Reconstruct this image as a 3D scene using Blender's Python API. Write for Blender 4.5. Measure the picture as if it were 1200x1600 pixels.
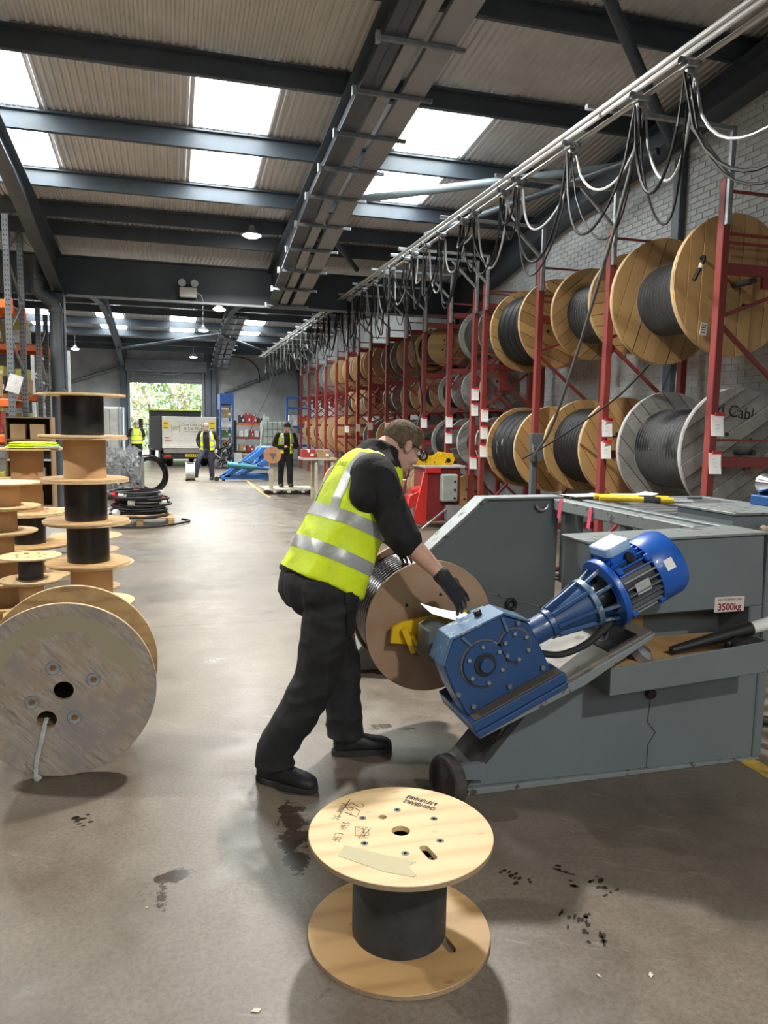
import bpy, bmesh, math, random
from mathutils import Vector, Matrix, noise
random.seed(7)
for o in list(bpy.data.objects): bpy.data.objects.remove(o)
scene = bpy.context.scene
COL = scene.collection
PI = math.pi
# ------------------------------------------------------------------ camera
cam = bpy.data.cameras.new('camera'); cam.sensor_fit = 'HORIZONTAL'; cam.sensor_width = 36; cam.lens = 35.25
cam.clip_start = .05; cam.clip_end = 300
camo = bpy.data.objects.new('camera', cam); COL.objects.link(camo)
camo.matrix_world = Matrix(((0.96170, 0.01508, -0.27369, 0), (-0.27362, 0.11357, -0.95511, 0), (0.01668, 0.99342, 0.11335, 1.70), (0, 0, 0, 1)))
scene.camera = camo
# ------------------------------------------------------------------ world: overcast daylight outside
w = bpy.data.worlds.new('overcast'); scene.world = w; w.use_nodes = True
w.node_tree.nodes['Background'].inputs[0].default_value = (.86, .93, 1, 1)
w.node_tree.nodes['Background'].inputs[1].default_value = 5.0
# ------------------------------------------------------------------ exposure
vs = scene.view_settings; vs.view_transform = 'Standard'; vs.look = 'None'; vs.gamma = 1; vs.exposure = 0.15; vs.use_curve_mapping = False
cy = scene.cycles; cy.max_bounces = 7; cy.diffuse_bounces = 4; cy.glossy_bounces = 3; cy.transmission_bounces = 4; cy.transparent_max_bounces = 6; cy.caustics_reflective = False; cy.caustics_refractive = False; cy.adaptive_threshold = .03
SKYLIGHT = 17.0; LAMP = 300.0
# ------------------------------------------------------------------ materials
MAT = {}
def nodes(name):
    m = bpy.data.materials.new(name); m.use_nodes = True
    nt = m.node_tree; b = nt.nodes['Principled BSDF']; return m, nt, b
def N(nt, typ, **kw):
    n = nt.nodes.new(typ)
    for k, v in kw.items():
        if k.startswith('i_'): n.inputs[int(k[2:]) if k[2:].isdigit() else k[2:]].default_value = v
        else: setattr(n, k, v)
    return n
def L(nt, a, b): nt.links.new(a, b)
def c4(c): return (c[0], c[1], c[2], 1)
def ramp(nt, fac, stops, interp='LINEAR'):
    r = N(nt, 'ShaderNodeValToRGB'); r.color_ramp.interpolation = interp
    el = r.color_ramp.elements
    while len(el) < len(stops): el.new(.5)
    for e, (p, c) in zip(el, stops): e.position = p; e.color = c4(c) if hasattr(c, '__len__') else (c, c, c, 1)
    L(nt, fac, r.inputs[0]); return r.outputs[0]
def mixc(nt, f, a, b, mode='MIX'):
    m = N(nt, 'ShaderNodeMix', data_type='RGBA', blend_type=mode)
    for s, v in ((m.inputs[0], f), (m.inputs[6], a), (m.inputs[7], b)):
        if hasattr(v, 'is_linked'): L(nt, v, s)
        else: s.default_value = v if not hasattr(v, '__len__') else c4(v)
    return m.outputs[2]
def coords(nt, scale=(1, 1, 1), kind='Object', rot=(0, 0, 0)):
    t = N(nt, 'ShaderNodeTexCoord'); mp = N(nt, 'ShaderNodeMapping')
    mp.inputs['Scale'].default_value = scale; src = t.outputs[kind]
    if any(rot): m0 = N(nt, 'ShaderNodeMapping'); m0.inputs['Rotation'].default_value = rot; L(nt, src, m0.inputs[0]); src = m0.outputs[0]
    L(nt, src, mp.inputs[0]); return mp.outputs[0]
def noise_t(nt, vec, scale, detail=3, rough=.5, dist=0):
    n = N(nt, 'ShaderNodeTexNoise'); n.inputs['Scale'].default_value = scale; n.inputs['Detail'].default_value = detail
    n.inputs['Roughness'].default_value = rough; n.inputs['Distortion'].default_value = dist
    L(nt, vec, n.inputs['Vector']); return n.outputs[0]
def bump(nt, b, h, strength=.3, dist=.01):
    bp = N(nt, 'ShaderNodeBump'); bp.inputs['Strength'].default_value = strength; bp.inputs['Distance'].default_value = dist
    L(nt, h, bp.inputs['Height']); L(nt, bp.outputs[0], b.inputs['Normal'])
def P(name, col, rough=.5, metal=0, var=.12, scale=6, bmp=0, bscale=40, emit=None, alpha=1, trans=0, coat=0, stretch=(1, 1, 1)):
    """plain surface whose colour wanders a little"""
    if name in MAT: return MAT[name]
    m, nt, b = nodes(name)
    if var:
        v = coords(nt, stretch)
        f = noise_t(nt, v, scale, 4, .6)
        d = tuple(max(0, c * (1 - var * 1.6)) for c in col); l = tuple(min(1, c * (1 + var)) for c in col)
        L(nt, ramp(nt, f, ((.3, d), (.7, l))), b.inputs['Base Color'])
        if bmp: bump(nt, b, noise_t(nt, v, bscale, 3), bmp)
    else: b.inputs['Base Color'].default_value = c4(col)
    b.inputs['Roughness'].default_value = rough; b.inputs['Metallic'].default_value = metal
    if coat: b.inputs['Coat Weight'].default_value = coat
    if trans: b.inputs['Transmission Weight'].default_value = trans
    if alpha < 1: b.inputs['Alpha'].default_value = alpha
    if emit: b.inputs['Emission Color'].default_value = c4(emit[0]); b.inputs['Emission Strength'].default_value = emit[1]
    MAT[name] = m; return m
def worn(name, col, under, rough=.45, metal=0, amount=.62, scale=9, dirt=(.03, .028, .025), coat=0):
    """paint with chips and grime"""
    if name in MAT: return MAT[name]
    m, nt, b = nodes(name); v = coords(nt)
    f = noise_t(nt, v, scale, 6, .7); g = noise_t(nt, v, 2.2, 5, .65)
    base = mixc(nt, ramp(nt, g, ((.35, 0), (.75, .55))), col, tuple(c * .72 + d * .28 for c, d in zip(col, dirt)))
    chip = ramp(nt, f, ((amount, 0), (amount + .03, 1)))
    L(nt, mixc(nt, chip, base, under), b.inputs['Base Color'])
    rr = ramp(nt, noise_t(nt, v, 14, 3), ((.3, rough * .75), (.7, min(1, rough * 1.3)))); L(nt, rr, b.inputs['Roughness'])
    b.inputs['Metallic'].default_value = metal; b.inputs['Coat Weight'].default_value = coat
    bump(nt, b, f, .08, .003); MAT[name] = m; return m
def wood(name, light, dark, scale=4, stretch=(1, 9, 9), rough=.6, knots=.5, grime=0, gcol=(.1, .09, .08), contrast=1.0):
    if name in MAT: return MAT[name]
    m, nt, b = nodes(name); v = coords(nt, stretch)
    n1 = noise_t(nt, v, scale, 5, .6, .6)
    oi = N(nt, 'ShaderNodeObjectInfo')
    wv = N(nt, 'ShaderNodeTexWave', wave_type='BANDS', bands_direction='Y'); wv.inputs['Scale'].default_value = scale * .35
    wv.inputs['Distortion'].default_value = 5; wv.inputs['Detail'].default_value = 3; L(nt, v, wv.inputs['Vector'])
    a = N(nt, 'ShaderNodeMath', operation='MULTIPLY', i_1=.5); L(nt, wv.outputs[1], a.inputs[0])
    s = N(nt, 'ShaderNodeMath', operation='ADD'); L(nt, a.outputs[0], s.inputs[0]); L(nt, n1, s.inputs[1])
    col = ramp(nt, s.outputs[0], ((.5 - .3 * contrast, dark), (.5 + .15 / max(.3, contrast), light), (1, tuple(min(1, c * 1.06) for c in light))))
    if knots:
        vo = N(nt, 'ShaderNodeTexVoronoi'); vo.inputs['Scale'].default_value = 5.0; L(nt, coords(nt, (1, 2.2, 2.2)), vo.inputs['Vector'])
        k = ramp(nt, vo.outputs['Distance'], ((.03, knots), (.11, 0)))
        col = mixc(nt, k, col, tuple(c * .45 for c in dark))
    if grime:
        g = ramp(nt, noise_t(nt, coords(nt), 1.9, 6, .72), ((.42, 0), (.68, grime))); col = mixc(nt, g, col, gcol)
    rv = ramp(nt, oi.outputs['Random'], ((0, .7), (1, 1.12))); col = mixc(nt, 1.0, col, rv, 'MULTIPLY')
    L(nt, col, b.inputs['Base Color']); b.inputs['Roughness'].default_value = rough
    bump(nt, b, s.outputs[0], .15, .004); MAT[name] = m; return m
# ------------------------------------------------------------------ mesh builder
class MB:
    def __init__(s): s.v = []; s.f = []; s.m = []; s.M = Matrix.Identity(4); s.mi = 0
    def add(s, vs, fs):
        o = len(s.v); s.v += [tuple(s.M @ Vector(p)) for p in vs]
        for f in fs: s.f.append(tuple(i + o for i in f)); s.m.append(s.mi)
        return s
    def box(s, x0, x1, y0, y1, z0, z1):
        return s.add([(x, y, z) for z in (z0, z1) for y in (y0, y1) for x in (x0, x1)], [(0, 2, 3, 1), (4, 5, 7, 6), (0, 1, 5, 4), (2, 6, 7, 3), (0, 4, 6, 2), (1, 3, 7, 5)])
    def bc(s, c, d): return s.box(c[0] - d[0] / 2, c[0] + d[0] / 2, c[1] - d[1] / 2, c[1] + d[1] / 2, c[2] - d[2] / 2, c[2] + d[2] / 2)
    def bar(s, p, q, wd, h=None, up=(0, 0, 1)):
        """rectangular bar from p to q"""
        h = h or wd; p = Vector(p); q = Vector(q); t = (q - p).normalized(); u = Vector(up)
        if abs(t.dot(u)) > .98: u = Vector((1, 0, 0))
        a = t.cross(u).normalized() * wd / 2; b_ = a.cross(t).normalized() * h / 2
        return s.add([r + i * a + j * b_ for r in (p, q) for i, j in ((-1, -1), (1, -1), (1, 1), (-1, 1))], [(3, 2, 1, 0), (4, 5, 6, 7), (0, 1, 5, 4), (1, 2, 6, 5), (2, 3, 7, 6), (3, 0, 4, 7)])
    def cyl(s, p, q, r, r2=None, n=16, caps=True):
        r2 = r if r2 is None else r2; p = Vector(p); q = Vector(q); t = (q - p).normalized()
        u = Vector((0, 0, 1)) if abs(t.z) < .95 else Vector((1, 0, 0)); a = t.cross(u).normalized(); b_ = t.cross(a)
        vs = [c + (a * math.cos(2 * PI * i / n) + b_ * math.sin(2 * PI * i / n)) * rr for c, rr in ((p, r), (q, r2)) for i in range(n)]
        fs = [(i, (i + 1) % n, n + (i + 1) % n, n + i) for i in range(n)]
        if caps: fs += [tuple(range(n))[::-1], tuple(range(n, 2 * n))]
        return s.add(vs, fs)
    def tube(s, pts, r, n=8, closed=False, radii=None, flat=1):
        pts = [Vector(p) for p in pts]; k = len(pts); vs = []; ref = None
        for i, p in enumerate(pts):
            a = pts[(i - 1) % k] if closed or i else p; c = pts[(i + 1) % k] if closed or i < k - 1 else p
            t = (c - a).normalized()
            if ref is None:
                u = Vector((0, 0, 1)) if abs(t.z) < .9 else Vector((1, 0, 0)); ref = t.cross(u).normalized()
            ref = (ref - t * ref.dot(t)).normalized(); b_ = t.cross(ref); rr = radii[i] if radii else r
            vs += [p + (ref * math.cos(2 * PI * j / n) + b_ * math.sin(2 * PI * j / n) * flat) * rr for j in range(n)]
        m_ = k if closed else k - 1
        fs = [(i * n + j, i * n + (j + 1) % n, ((i + 1) % k) * n + (j + 1) % n, ((i + 1) % k) * n + j) for i in range(m_) for j in range(n)]
        if not closed: fs += [tuple(range(n))[::-1], tuple(range((k - 1) * n, k * n))]
        return s.add(vs, fs)
    def lathe(s, prof, n=32, closed=True):
        """profile of (r, z) turned about z"""
        k = len(prof); vs = [(r * math.cos(2 * PI * i / n), r * math.sin(2 * PI * i / n), z) for r, z in prof for i in range(n)]
        fs = [(j * n + i, j * n + (i + 1) % n, ((j + 1) % k) * n + (i + 1) % n, ((j + 1) % k) * n + i) for j in range(k if closed else k - 1) for i in range(n)]
        return s.add(vs, fs)
    def prism(s, poly, d0, d1, plane='XZ'):
        f = {'XZ': lambda a, b, d: (a, d, b), 'XY': lambda a, b, d: (a, b, d), 'YZ': lambda a, b, d: (d, a, b)}[plane]; n = len(poly)
        return s.add([f(a, b, d) for d in (d0, d1) for a, b in poly], [tuple(range(n))[::-1], tuple(range(n, 2 * n))] + [(i, (i + 1) % n, n + (i + 1) % n, n + i) for i in range(n)])
    def ball(s, c, r, nu=14, nv=9):
        r = r if hasattr(r, '__len__') else (r, r, r); vs = []; fs = []
        for j in range(1, nv):
            ph = PI * j / nv
            vs += [(c[0] + r[0] * math.sin(ph) * math.cos(2 * PI * i / nu), c[1] + r[1] * math.sin(ph) * math.sin(2 * PI * i / nu), c[2] + r[2] * math.cos(ph)) for i in range(nu)]
        vs += [(c[0], c[1], c[2] + r[2]), (c[0], c[1], c[2] - r[2])]; t = len(vs) - 2
        for j in range(nv - 2): fs += [(j * nu + i, (j + 1) * nu + i, (j + 1) * nu + (i + 1) % nu, j * nu + (i + 1) % nu) for i in range(nu)]
        fs += [(t, i, (i + 1) % nu) for i in range(nu)] + [(t + 1, (nv - 2) * nu + (i + 1) % nu, (nv - 2) * nu + i) for i in range(nu)]
        return s.add(vs, fs)
    def mesh(s, name, mats, bevel=0, smooth=True, seg=1, ang=35):
        me = bpy.data.meshes.new(name); me.from_pydata(s.v, [], s.f)
        mats = mats if isinstance(mats, (list, tuple)) else [mats]
        for m in mats: me.materials.append(m)
        me.polygons.foreach_set('material_index', s.m)
        bm = bmesh.new(); bm.from_mesh(me); bmesh.ops.recalc_face_normals(bm, faces=bm.faces)
        if bevel:
            es = [e for e in bm.edges if len(e.link_faces) == 2 and e.calc_face_angle(0) > .5]
            bmesh.ops.bevel(bm, geom=es, offset=bevel, segments=seg, affect='EDGES', clamp_overlap=True)
        bm.to_mesh(me); bm.free()
        if smooth: me.polygons.foreach_set('use_smooth', [True] * len(me.polygons)); me.set_sharp_from_angle(angle=math.radians(ang))
        return me
    def build(s, name, mats, parent=None, bevel=0, smooth=True, seg=1, loc=None, rot=None, ang=35):
        return link(name, s.mesh(name, mats, bevel, smooth, seg, ang), parent, loc, rot)
def link(name, me, parent=None, loc=None, rot=None, scale=None):
    o = bpy.data.objects.new(name, me); COL.objects.link(o)
    if loc is not None: o.location = loc
    if rot is not None: o.rotation_euler = rot
    if scale is not None: o.scale = scale
    if parent is not None: o.parent = parent
    return o
def tag(o, label=None, cat=None, group=None, kind=None):
    for k, v in (('label', label), ('category', cat), ('group', group), ('kind', kind)):
        if v: o[k] = v
    return o
def thing(name, label, cat, loc=(0, 0, 0), rz=0, group=None, rot=None):
    o = link(name, None, None, loc, rot or (0, 0, rz)); o.empty_display_size = .1; return tag(o, label, cat, group)
def struct(o, label=None): return tag(o, label, None, None, 'structure')
def kids(o): return [c for c in COL.objects if c.parent == o]
def dup(o, parent=None, loc=None, rz=None, label=None, group=None):
    c = o.copy(); COL.objects.link(c); c.parent = parent
    if loc is not None: c.location = loc
    if rz is not None: c.rotation_euler = (c.rotation_euler.x, c.rotation_euler.y, rz)
    if label: c['label'] = label
    if group: c['group'] = group
    for k in CH.get(o.name) or CH.setdefault(o.name, kids(o)): dup(k, c)
    return c
CH = {}
def cut(o, cutters):
    """boolean holes, applied at once; the cutter meshes are thrown away"""
    tmp = []
    for mb in cutters:
        c = link('cutter', mb.mesh('cutter', []), None); c.matrix_world = o.matrix_world.copy(); tmp.append(c)
        md = o.modifiers.new('b', 'BOOLEAN'); md.object = c; md.operation = 'DIFFERENCE'; md.solver = 'EXACT'
    bpy.context.view_layer.update(); dg = bpy.context.evaluated_depsgraph_get()
    me = bpy.data.meshes.new_from_object(o.evaluated_get(dg)); o.modifiers.clear(); o.data = me
    for c in tmp: bpy.data.objects.remove(c)
    me.set_sharp_from_angle(angle=math.radians(30)); return o
def text(name, s, size, mat, parent=None, loc=(0, 0, 0), rot=(PI / 2, 0, 0), align='CENTER', ext=.0006, squash=1, bold=0):
    cu = bpy.data.curves.new(name, 'FONT'); cu.body = s; cu.size = size; cu.align_x = align; cu.align_y = 'CENTER'; cu.extrude = ext; cu.offset = bold
    cu.resolution_u = 3; o = bpy.data.objects.new(name, cu); COL.objects.link(o); o.scale = (squash, 1, 1)
    bpy.context.view_layer.update(); me = bpy.data.meshes.new_from_object(o.evaluated_get(bpy.context.evaluated_depsgraph_get()))
    bpy.data.objects.remove(o); me.materials.clear(); me.materials.append(mat)
    return link(name, me, parent, loc, rot, (squash, 1, 1))
def spline(pts, k=6):
    """Catmull-Rom through pts"""
    p = [Vector(q) for q in pts]; out = []
    for i in range(len(p) - 1):
        a, b_, c, d = p[max(i - 1, 0)], p[i], p[i + 1], p[min(i + 2, len(p) - 1)]
        for j in range(k):
            t = j / k; out.append(.5 * ((2 * b_) + (c - a) * t + (2 * a - 5 * b_ + 4 * c - d) * t * t + (3 * b_ - a - 3 * c + d) * t ** 3))
    return out + [p[-1]]
def sag(p, q, drop, n=10):
    p = Vector(p); q = Vector(q); return [p.lerp(q, i / n) - Vector((0, 0, drop * 4 * (i / n) * (1 - i / n))) for i in range(n + 1)]
def ordinal(i): return ('first second third fourth fifth sixth seventh eighth ninth tenth eleventh twelfth thirteenth fourteenth fifteenth sixteenth seventeenth eighteenth'.split())[i]
# shared materials
STEEL = P('blue grey steelwork', (.062, .078, .1), .45, 0, .15, 2)
GALV = P('galvanised steel', (.42, .44, .46), .38, .75, .18, 12)
DARKGALV = P('dull galvanised', (.2, .22, .24), .5, .5, .2, 9)
BLACK = P('black plastic', (.012, .012, .013), .45, 0, .1)
RUBBER = P('black rubber', (.02, .02, .02), .75, 0, .2, 9)
CABLE = P('black cable', (.012, .012, .013), .5, 0, .15, 14); CABLE.node_tree.nodes['Principled BSDF'].inputs['Specular IOR Level'].default_value = .3
WHITE = P('white paint', (.72, .72, .7), .5, 0, .06)
PAPER = P('white paper', (.82, .82, .8), .7, 0, .04)
REDRACK = worn('red rack paint', (.25, .038, .033), (.14, .09, .075), .5, 0, .66, 10)
BLUEP = worn('blue machine paint', (.012, .085, .28), (.2, .2, .19), .38, 0, .7, 12)
ORANGE = P('orange paint', (.75, .14, .02), .5, 0, .1)
YELLOW = worn('yellow paint', (.78, .5, .01), (.25, .2, .1), .45, 0, .66, 14)
INK = P('black ink', (.012, .012, .015), .7, 0, 0)
# ================================================================== SETTING
def concrete():
    m, nt, b = nodes('concrete floor'); v = coords(nt)
    big = noise_t(nt, v, .55, 6, .62); mid = noise_t(nt, v, 3.2, 8, .68); fine = noise_t(nt, v, 55, 4, .7)
    col = ramp(nt, big, ((.34, (.085, .067, .05)), (.5, (.148, .12, .09)), (.66, (.21, .177, .139))))
    col = mixc(nt, ramp(nt, mid, ((.42, .0), (.72, .45))), col, (.225, .192, .152))
    col = mixc(nt, ramp(nt, fine, ((.4, .4), (.58, 0))), col, (.07, .055, .042))
    # scuffs: long thin pale streaks
    sv = coords(nt, (1, 6, 1), 'Object', (0, 0, .6)); sc = noise_t(nt, sv, 2.2, 6, .75, 1.2)
    col = mixc(nt, ramp(nt, sc, ((.6, 0), (.72, .5))), col, (.3, .265, .22))
    sep = N(nt, 'ShaderNodeSeparateXYZ'); L(nt, v, sep.inputs[0])
    def M2(op, a, b_):
        n = N(nt, 'ShaderNodeMath', operation=op)
        for i, q in enumerate((a, b_)):
            if hasattr(q, 'is_linked'): L(nt, q, n.inputs[i])
            else: n.inputs[i].default_value = q
        return n.outputs[0]
    wob = M2('MULTIPLY', M2('SUBTRACT', noise_t(nt, v, 11, 8, .75, .6), .5), 5.0)
    wet = None
    def blob(cx, cy, rx, ry, k=1.0):
        nonlocal wet
        dx = M2('DIVIDE', M2('SUBTRACT', sep.outputs[0], cx), rx); dy = M2('DIVIDE', M2('SUBTRACT', sep.outputs[1], cy), ry)
        d = M2('ADD', M2('ADD', M2('MULTIPLY', dx, dx), M2('MULTIPLY', dy, dy)), wob)
        f = M2('MULTIPLY', ramp(nt, d, ((.35, 1), (.62, 0))), k); wet = f if wet is None else M2('MAXIMUM', wet, f)
    for q in WET: blob(*q)
    col = mixc(nt, wet, col, (.028, .017, .012))
    # control joints
    jt = None
    for ax, at in ((1, 6.42), (1, 12.6), (0, -4.2)):
        d = M2('ABSOLUTE', M2('SUBTRACT', M2('ADD', sep.outputs[ax], M2('MULTIPLY', wob, .004)), at), 0)
        f = ramp(nt, d, ((.006, .75), (.012, 0))); jt = f if jt is None else M2('MAXIMUM', jt, f)
    col = mixc(nt, jt, col, (.04, .035, .03))
    L(nt, col, b.inputs['Base Color'])
    r = mixc(nt, wet, ramp(nt, mid, ((.3, .26), (.7, .5))), (.14, .14, .14)); L(nt, r, b.inputs['Roughness'])
    bump(nt, b, fine, .06, .004); return m
WET = [(.49, 3.1, .09, .17, .85), (.47, 2.92, .1, .12, .8), (.45, 2.77, .06, .15, .8), (.0, 2.77, .09, .06, .85), (-.05, 2.64, .03, .11, .8), (1.14, 3.95, .12, .05, .7), (1.26, 3.9, .08, .04, .6), (.33, 5.4, .12, .06, .4), (.62, 2.5, .05, .12, .35)]
struct(MB().add([(-18, -14, 0), (6.3, -14, 0), (6.3, 37.6, 0), (-18, 37.6, 0)], [(0, 1, 2, 3)]).build('floor', concrete(), smooth=False), 'worn stained concrete warehouse floor')
fl = bpy.data.objects['floor']
FOOT = P('damp footprint', (.03, .022, .017), .3, 0, .2)
def boot_print(x, y, a, seed, n=11, sx=.035, sy=.07):
    r = random.Random(seed); mb = MB()
    for i in range(n):
        px_, py = r.uniform(-sx, sx), r.uniform(-sy, sy); w_, h_ = r.uniform(.008, .02), r.uniform(.005, .011)
        k = 7; mb.add([(px_ + w_ * math.cos(2 * PI * j / k) * r.uniform(.7, 1), py + h_ * math.sin(2 * PI * j / k) * r.uniform(.7, 1), 0) for j in range(k)], [tuple(range(k))])
    o = mb.build('boot_print', FOOT, fl, smooth=False, loc=(x, y, .0012), rot=(0, 0, a)); o['kind'] = 'stuff'
for i, (x, y, a) in enumerate(((1.237, 2.435, .6), (1.44, 2.41, -.5), (1.54, 2.3, .3), (1.34, 2.19, .9), (1.33, 2.07, 1.0), (-.38, 3.26, .2))): boot_print(x, y, a, i)
YL = P('worn yellow line paint', (.5, .33, .05), .6, 0, .35, 12)
o = MB().box(2.825, 2.925, 1.5, 3.085, .0005, .0015).build('floor_line', YL, fl); o['label'] = 'worn yellow painted line'
o = MB().box(2.2, 2.27, 17.5, 23, .0005, .0015).build('floor_line', YL, fl)
# debris scraps on the floor
SCR = P('pale scrap', (.62, .56, .47), .8, 0, .1)
for i, (x, y, s) in enumerate(((.22, 2.03, .016), (1.43, 1.86, .014), (1.27, 1.9, .01), (.74, 4.5, .012), (-.1, 2.6, .006))):
    tag(MB().prism([(-s, 0), (-s * .2, s * .6), (s, s * .2), (s * .4, -s * .5)], 0, .003, 'XY').build('paper_scrap', SCR, None, loc=(x, y, .0008), rot=(0.1, 0, i)),
        ('scrap of pale debris on bare concrete left of the front spool', 'largest pale chip on the concrete right of the front spool', 'tiny pale chip nearest the front spool base', 'small pale scrap on floor behind the big grey reel', 'speck of pale debris below the big grey reel')[i], 'scrap')
# ------------------------------------------------------------------ walls
BR = P('painted grey brick', (.5, .52, .53), .75, 0, .1, 3, .2, 60)
MORT = P('painted mortar', (.4, .42, .43), .85, 0, .12, 5)
WALLP = P('painted blockwork far', (.4, .415, .425), .8, 0, .18, 1.1)
wr = struct(MB().box(6.3, 6.5, -14, 37.8, 0, 7).build('wall_right', MORT), 'pale grey painted brick side wall')
brick = MB().box(-.008, .0, -.108, .108, -.034, .034).mesh('brick', BR, .003)
spots = []
for r in range(0, 76):
    z = .04 + r * .075
    for c in range(-30, 60):
        y = c * .225 + (r % 2) * .1125
        if 6.4 < y < 17.5 and z > 2.2 and z < 6.65 - .1 * y + .2: spots.append((y, z))
spots.sort(key=lambda q: (abs(q[0] - 8.2) * 1.0 + abs(q[1] - 4.5) * 2))
for y, z in spots[:300]: link('brick', brick, wr, (6.3, y, z))
mb = MB()
for y, z in spots[300:]: mb.box(6.292, 6.3, y - .108, y + .108, z - .034, z + .034)
o = mb.build('brickwork', BR, wr, smooth=False); o['kind'] = 'stuff'
mb = MB()  # far wall with the loading door opening
DX0, DX1, DZ = -1.72, 1.56, 3.66
mb.box(-18, DX0, 37.6, 37.85, 0, 6.4).box(DX1, 6.5, 37.6, 37.85, 0, 6.4).box(DX0, DX1, 37.6, 37.85, DZ, 6.4)
struct(mb.build('wall_far', WALLP), 'grey painted end wall around the loading door')
struct(MB().box(-18.2, -18, -14, 37.8, 0, 7).build('wall_left', WALLP), 'grey painted wall far behind the left racking')
struct(MB().box(-18, 6.5, -14.2, -14, 0, 7).build('wall_back', WALLP), 'grey painted wall behind the viewer')
# roller door, rolled up: some slats of the curtain hang below its box
dr = struct(link('door_1', None), 'rolled up grey roller shutter at the loading bay')
SH = P('grey shutter steel', (.16, .175, .19), .5, .3, .12)
MB().box(DX0 - .25, DX1 + .25, 37.2, 37.58, DZ + .42, DZ + .95).build('shutter_box', SH, dr, .02)
sl = MB().prism([(-.03, 0), (0, .02), (.0, .1), (-.03, .115), (-.012, .06)], DX0 - .03, DX1 + .03, 'YZ').mesh('slat', SH)
for i in range(5): link('slat', sl, dr, (0, 37.52, DZ - .12 + i * .115))
for x in (DX0 - .12, DX1): MB().box(x, x + .12, 37.4, 37.6, 0, DZ + .42).build('guide_rail', SH, dr, .01)
for i, x in enumerate((DX0 - .42, DX1 + .14)):
    struct(MB().box(x, x + .28, 37.25, 37.6, 0, 5.0).build('trim_%d' % (i + 1), STEEL, None, .01), 'steel door post ' + ('left' if i == 0 else 'right') + ' of the loading bay')
# ------------------------------------------------------------------ roof
KS = .1
def sheet_z(y):
    if y > 26.9: return 5.05 + KS * 10.7 - KS * (y - 26.9)
    if y > 16.2: return 5.05 + KS * (y - 16.2)
    if y > 1: return 5.05 + KS * (16.2 - y)
    return 5.05 + KS * 15.2 - KS * (1 - y)
def roof_mat():
    m, nt, b = nodes('cream roof sheet'); v = coords(nt)
    L(nt, ramp(nt, noise_t(nt, v, 1.3, 5, .6), ((.3, (.52, .522, .535)), (.7, (.66, .665, .685)))), b.inputs['Base Color']); b.inputs['Roughness'].default_value = .55
    return m
RM = roof_mat()
for i, (ya, yb, nm) in enumerate(((16.2, 1, 'sloping down to the valley girder'), (1, -14, 'behind the viewer'), (16.2, 26.9, 'rising behind the valley girder'), (26.9, 37.8, 'sloping down to the loading door wall'))):
    vs = []; x = -18.0
    while x < 6.35:
        for dx, dz in ((0, 0), (.03, 0), (.045, .022), (.075, .022)): vs.append((x + dx, dz))
        x += .09
    V = [(x, yb if k else ya, sheet_z(yb if k else ya) + dz) for k in (0, 1) for x, dz in vs]; n = len(vs)
    struct(MB().add(V, [(j, j + 1, n + j + 1, n + j) for j in range(n - 1)]).build('ceiling', RM, smooth=False), 'ribbed cream roof sheeting ' + nm)
SKY = P('translucent rooflight', (.9, .93, .92), .5, 0, 0, emit=((.93, 1, .98), SKYLIGHT))
SKYF = P('far rooflight', (.9, .93, .92), .5, 0, 0, emit=((.93, 1, .98), SKYLIGHT))
nwin = 0
def rooflight(x0, x1, y0, y1, label):
    global nwin
    nwin += 1; mb = MB()
    z0, z1 = sheet_z(y0) - .012, sheet_z(y1) - .012
    mb.add([(x0, y0, z0), (x1, y0, z0), (x1, y1, z1), (x0, y1, z1)] + [(x0, y0, z0 + .006), (x1, y0, z0 + .006), (x1, y1, z1 + .006), (x0, y1, z1 + .006)], [(0, 1, 2, 3), (7, 6, 5, 4), (0, 4, 5, 1), (1, 5, 6, 2), (2, 6, 7, 3), (3, 7, 4, 0)])
    struct(mb.build('window_%d' % nwin, SKY, smooth=False), label)
for x0, nm in ((-2.45, 'left'), (.38, 'middle'), (3.14, 'right')):
    rooflight(x0, x0 + .94, 9.2, 10.72, 'bright rooflight panel, %s strip, nearer the viewer' % nm)
    rooflight(x0, x0 + .94, 10.95, 12.5, 'bright rooflight panel, %s strip, nearer the girder' % nm)
for x0, nm in ((-8.1, 'second from left wall'), (-5.28, 'beyond the grey racking')): rooflight(x0, x0 + .94, 9.2, 12.5, 'bright rooflight strip over the left aisle, ' + nm)
for x0 in (-5.2, -2.35, .4, 3.1): rooflight(x0, x0 + .94, -10, -7, 'rooflight strip behind the viewer')
for x0, nm in ((-5.1, 'leftmost'), (-2.35, 'second from the left'), (.4, 'third from the left'), (3.14, 'nearest the brick wall')): rooflight(x0, x0 + .94, 20, 24, 'added unseen rooflight strip behind the valley girder, ' + nm)  # unseen strips added to brighten the far roof
for x0, nm in ((-5.1, 'far left'), (-2.55, 'left of the door'), (.12, 'above the door'), (2.78, 'right of the door')):
    rooflight(x0, x0 + .95, 29.6, 31.3, 'far rooflight panel %s, upper' % nm); rooflight(x0, x0 + .95, 31.5, 33.2, 'far rooflight panel %s, lower' % nm)
for i, y in enumerate((14.75, 13.85, 12.6, 10.83, 9.05, 7.3, 5.5, 3.7, 1.9)):
    z = sheet_z(y); mb = MB().box(-18, 6.3, y - .012, y + .012, z - .24, z - .005).box(-18, 6.3, y - .07, y, z - .03, z - .012).box(-18, 6.3, y, y + .07, z - .24, z - .215)
    struct(mb.build('roof_purlin', STEEL), 'dark steel purlin across the near roof, %s from the girder' % ordinal(i))
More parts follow.
